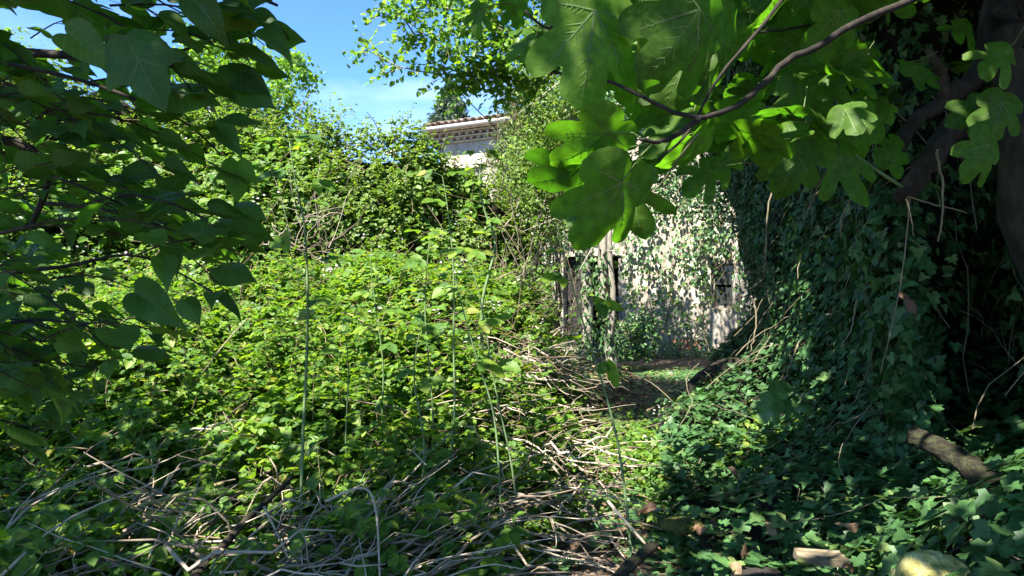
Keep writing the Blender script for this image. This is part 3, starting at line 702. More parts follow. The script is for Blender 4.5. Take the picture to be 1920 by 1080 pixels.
link('flowers', g.mesh('flowers', [MPET]), slope, kind='stuff')

# ------------------------------------------------------------------ right side: ivy-smothered bank and trees
rows = [ # py, px of left edge, depths at 6 columns (left edge, 1450, 1600, 1740, 1850, 2050)
    (1200, 1330, [2.7, 2.55, 2.4, 2.1, 1.8, 1.6]), (1080, 1330, [3.1, 2.95, 2.75, 2.4, 2.1, 1.8]), (950, 1270, [3.9, 3.6, 3.2, 2.8, 2.4, 1.95]),
    (820, 1235, [5.3, 4.4, 3.6, 3.15, 2.9, 2.05]), (700, 1318, [7.6, 5.6, 3.9, 3.35, 3.9, 2.2]), (560, 1415, [9.6, 6.3, 4.1, 3.5, 4.5, 2.5]),
    (420, 1400, [9.8, 6.6, 4.3, 3.7, 4.6, 2.9]), (280, 1330, [9.3, 6.4, 4.5, 3.9, 4.4, 3.3]), (120, 1270, [8.4, 5.9, 4.5, 4.0, 4.2, 3.4]), (-60, 1300, [7.0, 5.2, 4.2, 3.9, 3.9, 3.2]), (-260, 1350, [5.5, 4.6, 3.9, 3.6, 3.5, 3.0])]
ctrl = []
for py, Lp, ds in rows:
    cols = [Lp, max(Lp + 60, 1450), 1600, 1740, 1850, 2050]
    ctrl.append([P(a, py, d) for a, d in zip(cols, ds)])
ctrl = np.array(ctrl)                                   # rows x cols x 3
def resample(C, nr, nc):
    r = np.linspace(0, C.shape[0] - 1, nr); c_ = np.linspace(0, C.shape[1] - 1, nc)
    def sm(A, x):
        i = np.clip(np.floor(x).astype(int), 0, A.shape[0] - 2); t = x - i
        p0 = A[np.maximum(i - 1, 0)]; p1 = A[i]; p2 = A[i + 1]; p3 = A[np.minimum(i + 2, A.shape[0] - 1)]
        t = t.reshape(-1, *([1] * (A.ndim - 1)))
        return .5 * (2 * p1 + (p2 - p0) * t + (2 * p0 - 5 * p1 + 4 * p2 - p3) * t ** 2 + (3 * p1 - p0 - 3 * p2 + p3) * t ** 3)
    B = sm(C, r); return np.swapaxes(sm(np.swapaxes(B, 0, 1), c_), 0, 1)
Gi = resample(ctrl, 110, 90)
N, sg = face_cam(Gi)
Gi = Gi + N * (fbm(Gi, .8, 3, 51)[..., None] * .30 + fbm(Gi, 2.5, 2, 53)[..., None] * .12)
N = grid_normals(Gi) * sg
ivy = thing('ivy_thicket', (2.6, 3.6, 0), 'dark wall of ivy smothering the bank and tree on the right', 'ivy')
g = Geo(); g.grid(Gi + nrm(Gi - np.array([0, 0, CAMZ])) * .34); link('dark_backing', g.mesh('dark_backing', [MCORE], True), ivy, kind='stuff')  # sheet added behind the ivy leaves, coloured like deep shade
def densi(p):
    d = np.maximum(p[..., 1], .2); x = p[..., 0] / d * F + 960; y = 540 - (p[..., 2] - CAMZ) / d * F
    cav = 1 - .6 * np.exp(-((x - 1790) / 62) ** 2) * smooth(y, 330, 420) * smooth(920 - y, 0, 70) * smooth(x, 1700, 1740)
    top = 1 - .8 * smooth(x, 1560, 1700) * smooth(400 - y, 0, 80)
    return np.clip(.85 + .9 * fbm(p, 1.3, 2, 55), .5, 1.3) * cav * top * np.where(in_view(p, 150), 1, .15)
pos, nn = sample_grid(Gi, 40000, densi); nn *= sg
pos = pos + nn * (rng.uniform(-.16, .09, (len(pos), 1)) + .05 * fbm(pos, 5, 2, 9)[:, None])
nor = nrm(nn * 1.0 + np.array([0, 0, .55]) + rng.normal(0, .42, pos.shape)); tip = np.array([0, 0, -.9]) + nn * .45 + rng.normal(0, .65, pos.shape)
sz = (.03 + .065 * rng.random(len(pos)) ** 1.2) * np.interp(pos[:, 1], [2, 4, 8], [1.0, .95, .8])
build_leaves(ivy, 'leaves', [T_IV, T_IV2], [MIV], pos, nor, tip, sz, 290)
gs = Geo()
pos, nn = sample_grid(Gi, 420, lambda p: np.where(in_view(p), 1., 0.)); nn *= sg
for p, q in zip(pos, nn):
    dd = nrm(rng.normal(0, .5, 3) + np.array([0, 0, -.8]) + q * .25); gs.tube(arc_pts(p + q * .02, dd, rng.uniform(.2, .8), .15, 7, .04), rng.uniform(.0015, .004), 4, 0, False)
link('stems', gs.mesh('stems', [MVINE], True), ivy, kind='stuff')

# ivy over the ground, path edge and foreground
ix = np.linspace(-2.4, 4.6, 110); iy = np.linspace(2.3, 12.5, 130)
X, Y = np.meshgrid(ix, iy, indexing='ij'); Gg = np.stack([X, Y, groundH(X, Y)], -1)
def densg(p):
    x, y = p[..., 0], p[..., 1]
    xr = np.interp(y, [2, 3.5, 5, 7, 9, 11, 14], [.65, .75, .9, 1.3, 1.9, 2.4, 3.6])
    right = smooth(x - xr, -.35, .25); left = smooth(-x, -.55, .2) * smooth(4.6 - y, 0, .8) * .8
    path = .55 * smooth(fbm(p, 1.6, 2, 61), -.5, .4) * smooth(y, 3.6, 4.4) + .15
    far = .45 * smooth(y, 6.5, 8)
    return (np.maximum(np.maximum(right, left), np.maximum(path, far)) * np.clip(.7 + fbm(p, 1.5, 2, 66), .15, 1.2)) * np.where(in_view(p), 1, .02) + 1e-7
pos, nn = sample_grid(Gg, 23000, densg); nn = nn * np.sign(nn[:, 2:3])
xr = np.interp(pos[:, 1], [2, 3.5, 5, 7, 9, 11, 14], [.8, .9, 1.05, 1.6, 2.3, 3.0, 4.6])
pos = pos + np.array([0, 0, 1.]) * (rng.random((len(pos), 1)) * (.05 + .16 * smooth(pos[:, 0] - xr, -.3, .6)[:, None]))
nor = nrm(nn + [0, -.25, .6] + rng.normal(0, .33, pos.shape)); tip = rng.normal(0, 1, pos.shape) + [0, -.9, -.2]
gi = thing('ground_ivy', (1.4, 3.6, 0), 'glossy green ivy carpeting the ground from the path to the right bank', 'ivy')
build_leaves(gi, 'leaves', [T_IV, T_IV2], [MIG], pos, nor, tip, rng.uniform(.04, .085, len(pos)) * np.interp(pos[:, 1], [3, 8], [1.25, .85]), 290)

# pale young leafy patch on the path side (nettles and seedlings)
g = Geo(); pos, nn = sample_grid(Gg, 1500, lambda p: np.exp(-(((p[..., 0] - 1.15) / .55) ** 2 + ((p[..., 1] - 5.3) / .9) ** 2)) + 1e-9)
pos = pos + np.array([0, 0, 1.]) * rng.random((1500, 1)) * .3
trifol(g, T_OV3, pos, nrm([0, -.2, 1] + rng.normal(0, .35, pos.shape)), rng.normal(0, 1, pos.shape), rng.uniform(.035, .06, 1500))
link('seedlings', g.mesh('seedlings', [MB]), kind='stuff', label='pale green seedlings beside the path')

# leaf litter
g = Geo(); pos, nn = sample_grid(Gg, 3000, lambda p: np.exp(-((p[..., 0] - .65 - .1 * (p[..., 1] - 3)) / .75) ** 2) * np.where(in_view(p), 1, 0) + 1e-9)
pos = pos + np.array([0, 0, 1.]) * rng.random((len(pos), 1)) * .03
g.scatter(T_OV3, pos, nrm([0, 0, 1] + rng.normal(0, .4, pos.shape)), rng.normal(0, 1, pos.shape), rng.uniform(.03, .08, len(pos)))
link('leaf_litter', g.mesh('leaf_litter', [MDEAD]), kind='stuff', label='brown leaf litter on the path')


# ------------------------------------------------------------------ large trees that shade the garden
def poly_px(pts, d, n=14):
    """smooth polyline through photograph pixels at depth d (number or list)"""
    d = np.broadcast_to(np.asarray(d, float), (len(pts),)); C = np.array([P(x, y, q) for (x, y), q in zip(pts, d)])
    r = np.linspace(0, len(pts) - 1, n); i = np.clip(np.floor(r).astype(int), 0, len(pts) - 2); t = (r - i)[:, None]
    p0 = C[np.maximum(i - 1, 0)]; p1 = C[i]; p2 = C[i + 1]; p3 = C[np.minimum(i + 2, len(pts) - 1)]
    return .5 * (2 * p1 + (p2 - p0) * t + (2 * p0 - 5 * p1 + 4 * p2 - p3) * t ** 2 + (3 * p1 - p0 - 3 * p2 + p3) * t ** 3)
def vol_leaves(blobs, n_per, per, cr):
    PP = []
    for (cx, cy_, cz, rx, ry, rz, k) in blobs:
        n = int(n_per * k); c = rand_unit(n) * rng.random((n, 1)) ** .4 * [rx, ry, rz] + [cx, cy_, cz]
        PP.append((c[:, None] + rng.normal(0, cr * .5, (n, per, 3)) * [1, 1, .6]).reshape(-1, 3))
    return np.concatenate(PP)

# --- mulberry on the left
mul = thing('mulberry_tree', (-2.6, 1.2, 0), 'mulberry tree reaching in from the left with drooping broad dark green leaves', 'tree')
g = Geo(); k = np.linspace(0, 1, 9)[:, None]
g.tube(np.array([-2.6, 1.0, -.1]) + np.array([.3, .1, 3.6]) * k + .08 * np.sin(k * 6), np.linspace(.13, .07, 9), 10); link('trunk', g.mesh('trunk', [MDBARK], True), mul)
brs = [([(-60, 92), (150, 105), (300, 118), (380, 142)], [1.75, 1.7, 1.65, 1.6], (.013, .004)), ([(-60, 105), (150, 150), (330, 220), (412, 288)], [1.7, 1.6, 1.55, 1.5], (.006, .002)),
       ([(280, 122), (350, 92), (405, 76)], [1.65, 1.6, 1.55], (.005, .002)), ([(80, 380), (220, 398), (345, 440), (440, 470)], [1.9, 1.8, 1.75, 1.7], (.006, .002)),
       ([(-60, 520), (120, 500), (260, 480), (420, 560)], [2.0, 1.9, 1.85, 1.8], (.007, .002)), ([(-80, 260), (40, 270), (90, 330), (60, 420)], [1.6, 1.6, 1.6, 1.65], (.014, .006)),
       ([(-60, -40), (200, -10), (420, -20), (520, 10)], [1.7, 1.6, 1.5, 1.45], (.01, .003)), ([(-60, 620), (80, 600), (200, 620)], [1.7, 1.7, 1.7], (.006, .002))]
for pts, d, r in brs:
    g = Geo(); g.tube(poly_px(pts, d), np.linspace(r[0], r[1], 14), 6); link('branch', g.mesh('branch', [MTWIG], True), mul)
edge_y = [-150, 0, 50, 100, 150, 200, 235, 260, 300, 350, 400, 450, 500, 560, 600, 640, 700, 800, 900]
edge_x = [500, 505, 520, 500, 470, 470, 400, 420, 425, 440, 430, 445, 420, 430, 360, 230, 190, 130, 60]
LP, LN, LT, LS = [], [], [], []; gs = Geo()
def leaf_twig(px, py, d, ln, ang, per=.055, size=.115, arrs=(LP, LN, LT, LS), stems=None, droop=.15, spread=.95):
    e = P(px, py, d); dr = nrm(np.array([math.cos(ang), rng.normal(0, .35), -math.sin(ang)])); st = e - dr * ln + np.array([0, 0, .06 * ln])
    m = 7; k = np.linspace(0, 1, m)[:, None]; pts = st + (e - st) * k + np.array([0, 0, .10]) * ln * np.sin(k * 3.1)
    stems.tube(pts, np.linspace(.0028, .0012, m), 4, 0, False)
    q = per; sgn = 1
    while q < ln * 1.01:
        kk = q / ln * (m - 1); i = min(int(kk), m - 2); p = pts[i] + (pts[i + 1] - pts[i]) * (kk - i)
        side = nrm(np.cross(dr, [0, -.5, 1.])) * sgn; t = nrm(dr * .75 + side * spread * rng.uniform(.2, 1) + np.array([0, 0, -droop * rng.uniform(.3, 2.2)]))
        pe = rng.uniform(.02, .05); stems.tube([p, p + t * pe * .5, p + t * pe], .0009, 3, 0, False)
        arrs[0].append(p + t * pe); arrs[2].append(t); arrs[1].append(nrm(np.array([rng.normal(0, .3), -rng.choice([-1, 1], p=[.6, .4]) * rng.uniform(.15, .75), .85]) + rng.normal(0, .15, 3))); arrs[3].append(size * rng.uniform(.6, 1.15) * (1 if q < ln * .85 else 1.05))
        q += per * rng.uniform(.7, 1.3); sgn = -sgn
n = 0
while n < 128:
    y = rng.uniform(-130, 760) if n < 108 else rng.uniform(430, 860); xe = np.interp(y, edge_y, edge_x); x = xe * (1 - rng.random() ** 1.5 * 1.25)
    if x < -130: continue
    if x > 270 and rng.random() < .35: continue
    if 170 < x < 330 and 130 < y < 240 and rng.random() < .6: continue
    d = rng.uniform(1.35, 2.3) if x < 330 else rng.uniform(1.35, 1.75)
    leaf_twig(x, y, d, rng.uniform(.22, .5), rng.normal(.18, .28), stems=gs, size=.082); n += 1
# leaves standing out against the sky and the bank
for (bx_, by_, tx, ty, d) in [(478, 62, 552, 84, 1.4), (470, 30, 530, 40, 1.45), (432, 98, 523, 100, 1.45), (425, 120, 500, 160, 1.5), (440, 152, 502, 208, 1.5), (400, 235, 455, 270, 1.5), (445, 300, 443, 372, 1.6), (438, 385, 490, 400, 1.7),
                              (408, 415, 468, 430, 1.7), (405, 500, 470, 515, 1.7), (395, 555, 458, 574, 1.7), (345, 560, 372, 602, 1.7), (250, 545, 330, 590, 1.7), (235, 65, 290, 180, 1.3), (300, 165, 395, 175, 1.4), (355, -10, 425, 60, 1.3), (415, 0, 500, 15, 1.35), (120, 60, 205, 100, 1.3), (290, 350, 335, 410, 1.6), (225, 325, 290, 345, 1.6)]:
    a, b = P(bx_, by_, d), P(tx, ty, d + rng.uniform(-.04, .04)); t = b - a; nv = np.array([0, -.75, .6]) + rng.normal(0, .25, 3); tt = nrm(t)
    LP.append(a); LT.append(t); LS.append(np.linalg.norm(t) * 1.08); LN.append(nrm(nv - (nv @ tt) * tt))
build_leaves(mul, 'leaves', T_HRT[:3] + T_HRT, [MLT, MVEIN], LP, LN, LT, LS, 290)
link('twigs', gs.mesh('twigs', [MDBARK]), mul, kind='stuff')
# unseen crown blobs added above and behind the camera to shade the foreground
pos = vol_leaves([(-2.8, .6, 3.9, 2.0, 2.2, .9, 1), (-1.9, .4, 4.1, 1.2, 1.8, .8, .7), (-4.1, 1.6, 3.9, 1.0, .9, .9, .4), (-3.3, 1.5, 2.2, .9, .7, 1.2, .7), (-.2, 1.7, 4.1, .9, .6, .5, .35), (.8, 2.0, 4.2, .8, .6, .5, .35), (-.1, -.3, 4.3, 1.3, .7, .5, .6)], 100, 22, .38)
g = Geo(); g.scatter(T_OV2, pos, nrm([0, 0, 1] + rng.normal(0, .5, pos.shape)), rng.normal(0, 1, pos.shape) + [0, 0, -.4], rng.uniform(.09, .14, len(pos)))
link('crown', g.mesh('crown', [MLT]), mul, kind='stuff')

# --- fig tree on the right
fig = thing('fig_tree', (2.9, 2.9, 0), 'old twisted fig tree at the right spreading large lobed leaves across the top', 'tree')
def limb(pts, d, r, name='limb', mat=None, par=fig, n=16, sides=9, knob=.12):
    g = Geo(); mat = mat or (MTWIG if name == 'branch' else MDBARK); C = poly_px(pts, d, n); C = C + rng.normal(0, r[0] * .12, C.shape); rr = np.linspace(r[0], r[1], n) * (1 + knob * rng.normal(0, 1, n))
    g.tube(C, rr, sides); return link(name, g.mesh(name, [mat], True), par)
limb([(1905, -120), (1870, 20), (1850, 90), (1832, 150), (1775, 185), (1732, 218), (1690, 262), (1668, 305)], [3.4, 3.3, 3.25, 3.2, 3.2, 3.2, 3.15, 3.1], (.062, .030))
limb([(1800, 215), (1775, 255), (1745, 300), (1712, 345), (1690, 375)], [3.3, 3.25, 3.2, 3.2, 3.2], (.055, .045))
limb([(1772, 190), (1768, 140), (1750, 110), (1738, 90)], [3.2, 3.15, 3.1, 3.1], (.03, .014))
limb([(1950, -120), (1905, 20), (1890, 100), (1905, 190), (1920, 300), (1960, 620)], [3.2, 3.1, 3.1, 3.1, 3.0, 3.1], (.075, .09))
limb([(1960, 180), (1900, 215), (1840, 240), (1790, 250)], [3.4, 3.3, 3.3, 3.3], (.05, .035))
limb([(1700, 300), (1650, 270), (1600, 235), (1560, 190)], [3.25, 3.2, 3.2, 3.2], (.012, .005))
limb([(1860, -60), (1720, -5), (1600, 45), (1540, 85), (1480, 110), (1440, 147), (1400, 185), (1350, 212), (1310, 221)], [2.2, 2.0, 1.9, 1.85, 1.8, 1.75, 1.7, 1.65, 1.6], (.0115, .0062), 'branch', n=26, sides=7, knob=.04)
limb([(1312, 221), (1270, 252), (1235, 266), (1203, 262)], [1.6, 1.55, 1.5, 1.45], (.007, .004), 'branch', sides=7, knob=.04)
limb([(1312, 221), (1265, 211), (1215, 187), (1140, 152), (1060, 140), (1000, 122)], [1.6, 1.62, 1.65, 1.7, 1.7, 1.75], (.006, .003), 'branch', sides=7, knob=.04)
limb([(1480, -20), (1430, 48), (1380, 105), (1335, 165), (1290, 248), (1235, 300)], [1.9, 1.85, 1.8, 1.8, 1.75, 1.7], (.006, .003), 'branch', sides=6, knob=.04)
limb([(1050, -40), (1042, 20), (1028, 75), (1002, 126)], [2.0, 2.0, 2.0, 2.0], (.009, .006), 'branch', sides=6, knob=.08)
limb([(1640, -30), (1560, 30), (1480, 55), (1400, 62)], [2.4, 2.35, 2.3, 2.2], (.008, .003), 'branch', sides=6, knob=.04)
limb([(985, 20), (1020, 50), (1075, 62), (1130, 60)], [1.9, 1.85, 1.8, 1.8], (.004, .003), 'branch', sides=6, knob=.04)
limb([(1310, 250), (1270, 300), (1235, 350), (1195, 375)], [1.8, 1.9, 2.0, 2.1], (.003, .002), 'branch', mat=MVINE, sides=5)
limb([(1690, 350), (1600, 290), (1540, 250), (1490, 222)], [2.9, 2.8, 2.75, 2.7], (.007, .004), 'branch', mat=MSTEM, sides=6, knob=.03)
limb([(1560, 345), (1470, 325), (1400, 305), (1350, 285)], [2.9, 2.85, 2.8, 2.8], (.004, .002), 'branch', mat=MVINE, sides=5, knob=.03)
LP, LN, LT, LS = [], [], [], []; gs = Geo()
hand = [((1192, 208), (1050, 330), 1.42, (.1, -.85, -.35), (1205, 263)), ((1150, 262), (1018, 376), 1.52, (-.1, -.8, -.45), (1230, 266)), ((1196, 272), (1108, 476), 1.45, (.15, -.85, -.3), (1225, 268)), ((1178, 290), (1190, 445), 1.55, (-.35, -.8, -.3), (1215, 268)),
        ((1180, 240), (1135, 330), 1.6, (0, -.7, -.6), (1205, 262)), ((1120, -60), (1105, 175), 1.5, (.1, -.9, .1), None), ((1190, -70), (1225, 110), 1.55, (-.2, -.85, -.3), None), ((1350, -50), (1240, 150), 1.5, (-.1, -.85, -.35), None),
        ((1385, -10), (1310, 165), 1.65, (.2, -.8, -.45), None), ((1300, 60), (1262, 195), 1.7, (-.2, -.85, -.35), (1310, 30)), ((1345, 70), (1325, 160), 1.8, (.1, -.85, -.4), (1370, 60)),
        ((905, -5), (885, 62), 2.0, (-.2, -.8, .1), (960, 5)), ((960, -20), (975, 55), 2.0, (.2, -.8, -.4), None), ((1205, 190), (1130, 100), 1.8, (.2, -.6, .6), (1240, 200)), ((1290, 130), (1200, 165), 2.0, (.1, -.5, .7), (1330, 150)), ((1090, 90), (1165, 150), 1.9, (-.1, -.7, -.5), None),
        ((1420, 60), (1350, 130), 1.9, (0, -.7, -.6), None), ((1580, -30), (1565, 115), 1.9, (.2, -.8, -.5), None), ((1500, -20), (1420, 50), 1.8, (.1, -.6, -.6), None), ((1620, 70), (1560, 150), 2.1, (.3, -.8, -.3), None), ((1555, 250), (1620, 380), 2.4, (.2, -.9, .2), (1560, 240)), ((1500, 245), (1480, 360), 2.4, (-.2, -.9, .2), (1500, 228)),
        ((1360, 300), (1280, 350), 2.2, (0, -.6, .6), (1400, 305)), ((1310, 235), (1230, 300), 1.9, (.2, -.5, -.7), None), ((1440, 180), (1350, 260), 2.0, (.1, -.5, -.7), None), ((1650, 200), (1585, 290), 2.5, (.1, -.9, .1), None), ((1660, 330), (1700, 250), 2.6, (.1, -.9, .3), None),
        ((1870, 240), (1830, 330), 2.1, (.1, -.9, .2), None), ((1885, 160), (1870, 250), 2.2, (-.2, -.9, .2), None), ((1860, 190), (1800, 230), 2.3, (.2, -.8, .3), None), ((1340, 220), (1270, 330), 1.75, (.3, -.6, -.5), None), ((1270, 270), (1215, 340), 1.85, (.0, -.6, -.6), None)]
for b, t, d, nv, root in hand:
    d *= 1.12; a, e = P(*b, d), P(*t, d + rng.uniform(-.08, .08)); a = e - (e - a) * .84; LP.append(a); LT.append(e - a); LS.append(np.linalg.norm(e - a) * .98); nv = nrm(np.array(nv) + ([0, .2, -.4] if len(LP) % 5 else [0, 0, 0])); tt = nrm(e - a); LN.append(nrm(nv - (nv @ tt) * tt))
    if root: r_ = P(*root, d + .02); gs.tube([r_, (r_ + a) / 2 + [0, 0, -.004], a + nrm(e - a) * LS[-1] * .2], .0022, 5, 0, False)
nh = len(LP)
# many more in the depth of the crown
lowx = [950, 1000, 1050, 1120, 1200, 1300, 1400, 1500, 1600, 1700, 1900]; lowy = [40, 110, 130, 130, 150, 250, 300, 300, 220, 170, 130]
n = 0
while n < 210:
    x = rng.uniform(960, 1900); y = rng.uniform(-160, 360)
    if y > np.interp(x, lowx, lowy): continue
    if x < 1100 and rng.random() < .55: continue
    if x > 1640 and rng.random() < .75: continue
    d = rng.uniform(2.0, 4.2); a = P(x, y, d); LP.append(a)
    LT.append(np.array([rng.normal(-.3, .7), rng.normal(0, .5), -rng.uniform(.2, 1.2)])); LN.append(nrm(np.array([rng.normal(0, .4), rng.normal(-.1, .6), .75]))); LS.append(rng.uniform(.10, .21)); n += 1
    pe = nrm(np.array([rng.normal(.4, .5), rng.normal(0, .4), rng.uniform(.0, .8)])) * rng.uniform(.06, .16); gs.tube([a + pe, a + pe * .4 + [0, 0, -.01], a], .0018, 4, 0, False)
build_leaves(fig, 'leaves', T_FIG, [MFG, MVEIN], LP, LN, LT, LS, 290)
link('leaf_stalks', gs.mesh('leaf_stalks', [MSTALK]), fig, kind='stuff')
T_FLOW = tpl_half([(.35, .0), (.42, .25), (.2, .38), (.3, .7), (.12, .75)], .2, -.2)
pos = vol_leaves([(2.9, 1.2, 4.4, 2.2, 2.6, .9, 1.6), (3.8, 4.2, 4.9, 2.2, 2.0, 1.1, 1.7), (2.0, 4.6, 5.0, 1.3, 1.6, .7, .9), (4.5, 7.0, 5.4, 2.0, 2.0, 1.5, 1.3), (1.9, 2.6, 4.4, 1.3, 1.4, .6, .9), (3.4, 7.0, 6.0, 1.6, 1.6, .8, .7), (5.2, 2.2, 3.2, 1.4, 2.6, 2.4, 1.5)], 150, 20, .45)  # mostly out of view; leaf blobs spread overhead to shade the right side
g = Geo(); g.scatter(T_FLOW, pos, nrm([0, 0, 1] + rng.normal(0, .5, pos.shape)), rng.normal(0, 1, pos.shape) + [0, 0, -.4], rng.uniform(.15, .22, len(pos)))
link('crown', g.mesh('crown', [MFG]), fig, kind='stuff')
g = Geo(); k = np.linspace(0, 1, 10)[:, None]
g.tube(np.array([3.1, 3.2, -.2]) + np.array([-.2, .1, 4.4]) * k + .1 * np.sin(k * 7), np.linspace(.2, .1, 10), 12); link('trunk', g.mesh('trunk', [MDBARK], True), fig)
for q in range(7):
    a = q * .9; p0 = np.array([2.9, 3.3, 3.4]); p1 = p0 + [math.cos(a) * 2.0, math.sin(a) * 1.8 + .4, 1.2]
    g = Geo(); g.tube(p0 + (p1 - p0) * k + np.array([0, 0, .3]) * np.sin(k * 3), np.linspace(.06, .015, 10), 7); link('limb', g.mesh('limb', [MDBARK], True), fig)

# --- small-leaved tree at the top centre
ctree = thing('elm_tree', (.9, 5.6, 0), 'bright small-leaved branch hanging against the blue sky at the top centre', 'tree')
g = Geo(); g.tube(poly_px([(1520, 800), (1500, 450), (1420, 60), (1260, -60), (1120, -200)], [7.2, 7.2, 7.0, 6.2, 5.6], 14), np.linspace(.035, .03, 14), 8); link('trunk', g.mesh('trunk', [MBARK], True), ctree)
cb = [([(1110, 40), (1040, 95), (930, 112), (880, 137), (820, 138), (750, 125), (690, 95)], 5.2, (.012, .003)), ([(880, 135), (850, 100), (790, 60), (740, 20)], 5.1, (.006, .002)), ([(1100, -40), (1000, -10), (900, 20), (820, 10), (760, -30)], 5.0, (.012, .003)), ([(990, 105), (950, 60), (880, 40)], 5.1, (.006, .002)),
      ([(960, 112), (900, 150), (850, 160)], 5.2, (.004, .002)), ([(1060, 90), (1020, 150), (960, 150), (920, 170)], 5.3, (.006, .002))]
LP, LN, LT, LS = [], [], [], []; gs = Geo()
for pts, d, r in cb:
    C = poly_px(pts, d, 18); g = Geo(); g.tube(C, np.linspace(*r, 18), 6); link('branch', g.mesh('branch', [MBARK], True), ctree)
    for q in range(52):
        i = rng.integers(2, 18); p = C[i] + rng.normal(0, .01, 3); dd = nrm(np.array([rng.normal(-.5, .6), rng.normal(0, .6), rng.normal(.0, .6)])); ln_ = rng.uniform(.12, .36)
        m = 6; pts2 = arc_pts(p, dd, ln_, ln_ * .15, m, .008); gs.tube(pts2, np.linspace(.0022, .001, m), 3, 0, False)
        for kk in np.linspace(.15, 1, max(4, int(ln_ / .03))):
            ii = min(int(kk * 5), 4); pp = pts2[ii] + (pts2[ii + 1] - pts2[ii]) * (kk * 5 - ii)
            LP.append(pp); LT.append(dd * .4 + rng.normal(0, .7, 3) + [0, 0, -.4]); LN.append(rng.normal(0, .6, 3) + [0, -.3, .7]); LS.append(rng.uniform(.035, .062))
for q in range(4200):
    x = rng.uniform(730, 1460); y = rng.uniform(-90, np.interp(x, [740, 820, 900, 1120, 1460], [20, 90, 130, 120, 60])); d = rng.uniform(4.6, 6.2)
    LP.append(P(x, y, d)); LT.append(rng.normal(0, 1, 3) + [0, 0, -.4]); LN.append(rng.normal(0, .6, 3) + [0, -.3, .7]); LS.append(rng.uniform(.035, .062))
build_leaves(ctree, 'leaves', [T_OV3], [MTC], LP, LN, LT, LS, 290)
link('twigs', gs.mesh('twigs', [MBARK]), ctree, kind='stuff')
pos = vol_leaves([(.5, 5.4, 5.9, 1.4, 1.3, .8, 1), (-.5, 4.9, 5.6, 1.0, 1.0, .7, .6), (1.6, 6.0, 5.9, 1.3, 1.2, .8, .8), (-.9, 6.3, 6.1, 1.0, 1.0, .7, .8)], 190, 40, .34)  # unseen leaf blobs added above the view to shade the path
g = Geo(); g.scatter(T_OV2, pos, nrm([0, 0, 1] + rng.normal(0, .5, pos.shape)), rng.normal(0, 1, pos.shape), rng.uniform(.06, .1, len(pos))); link('crown', g.mesh('crown', [MTC]), ctree, kind='stuff')

# --- slim grey trees and their ivy in front of the house
def px_blobs(bl, per_px, size, spread=.22):
    PP = []
    for (x, y, rx, ry, d, rd) in bl:
        n = int(per_px * rx * ry / 100); c = rand_unit(n) * rng.random((n, 1)) ** .45
        dd = d + c[:, 1] * rd; ctr = np.stack([(x + c[:, 0] * rx - 960) / F * dd, dd, CAMZ - (y + c[:, 2] * ry - 540) / F * dd], -1)
        PP.append((ctr[:, None] + rng.normal(0, spread * .5, (n, 14, 3))).reshape(-1, 3))
    return np.concatenate(PP)
def slim_tree(base, label, pathpx, ds, r, blobs, ivypx, mat_leaf, tpl, name='slim_tree', dens=1.0, size=(.04, .07)):
    t = thing(name, base, label, 'tree', None); g = Geo(); C = poly_px(pathpx, ds, 22); rr = np.linspace(r[0], r[1], 22) * (1 + .05 * rng.normal(0, 1, 22)); g.tube(C, rr, 12); link('trunk', g.mesh('trunk', [MBARK], True), t)
    pos = px_blobs(blobs, dens, size)
    g = Geo(); g.scatter(tpl, pos, nrm([0, -.4, .7] + rng.normal(0, .5, pos.shape)), rng.normal(0, .7, pos.shape) + [0, 0, -.8], rng.uniform(*size, len(pos))); link('crown', g.mesh('crown', [mat_leaf]), t, kind='stuff')
    if len(ivypx):
        C2 = np.array([C[int(q * 21)] for q in rng.choice(ivypx, 300)]); a = rng.uniform(0, 6.28, 300); o = np.stack([np.cos(a), np.sin(a), 0 * a], -1)
        pos = C2 + o * (r[0] + rng.uniform(0, .09, (300, 1))) + np.stack([0 * a, 0 * a, rng.normal(0, .14, 300)], -1)
        g = Geo(); g.scatter(T_IV, pos, nrm(o + [0, 0, .4] + rng.normal(0, .3, pos.shape)), o + [0, 0, -1], rng.uniform(.05, .08, 300)); link('ivy', g.mesh('ivy', [MIV]), t, kind='stuff')
    g = Geo()
    for q in range(26):
        i = rng.integers(8, 22); e = C[i] + rng.normal(0, .45, 3); g.tube([C[i], (C[i] + e) / 2 + rng.normal(0, .1, 3), e], [.02, .012, .005], 4, 0, False)
    link('limbs', g.mesh('limbs', [MBARK]), t, kind='stuff')
    return t
slim_tree(P(1095, 650, 12.0), 'grey speckled trunk in front of the dark doorway, leaning a little left', [(1100, 655), (1102, 580), (1098, 500), (1086, 410), (1080, 340), (1074, 230), (1050, 60), (1020, -120)], [11.6] * 8, (.095, .06),
          [(1060, 150, 110, 150, 11.6, 1.0), (1015, 330, 90, 110, 11.8, .8), (1020, 430, 60, 45, 12, .6), (1110, 250, 60, 80, 12, .6)], [.0, .05, .12, .2, .3, .38], MBF, T_OV3, dens=2.6)
slim_tree(P(1150, 705, 11.0), 'bright grey double-stemmed trunk with a bare foot beside the path, right of the doorway', [(1150, 708), (1143, 640), (1133, 560), (1130, 480), (1134, 400), (1130, 300), (1118, 120), (1130, -120)], [11.0] * 8, (.095, .055),
          [(1210, 140, 120, 150, 10.8, 1.2), (1220, 330, 95, 60, 10.8, .8), (1300, 220, 90, 110, 10, 1), (1335, 370, 50, 50, 10, .6), (1240, 385, 45, 25, 10.8, .5), (1150, 215, 60, 60, 10.8, .5)], [.16, .22, .28, .35, .42], MIG, T_OV3, dens=2.2)
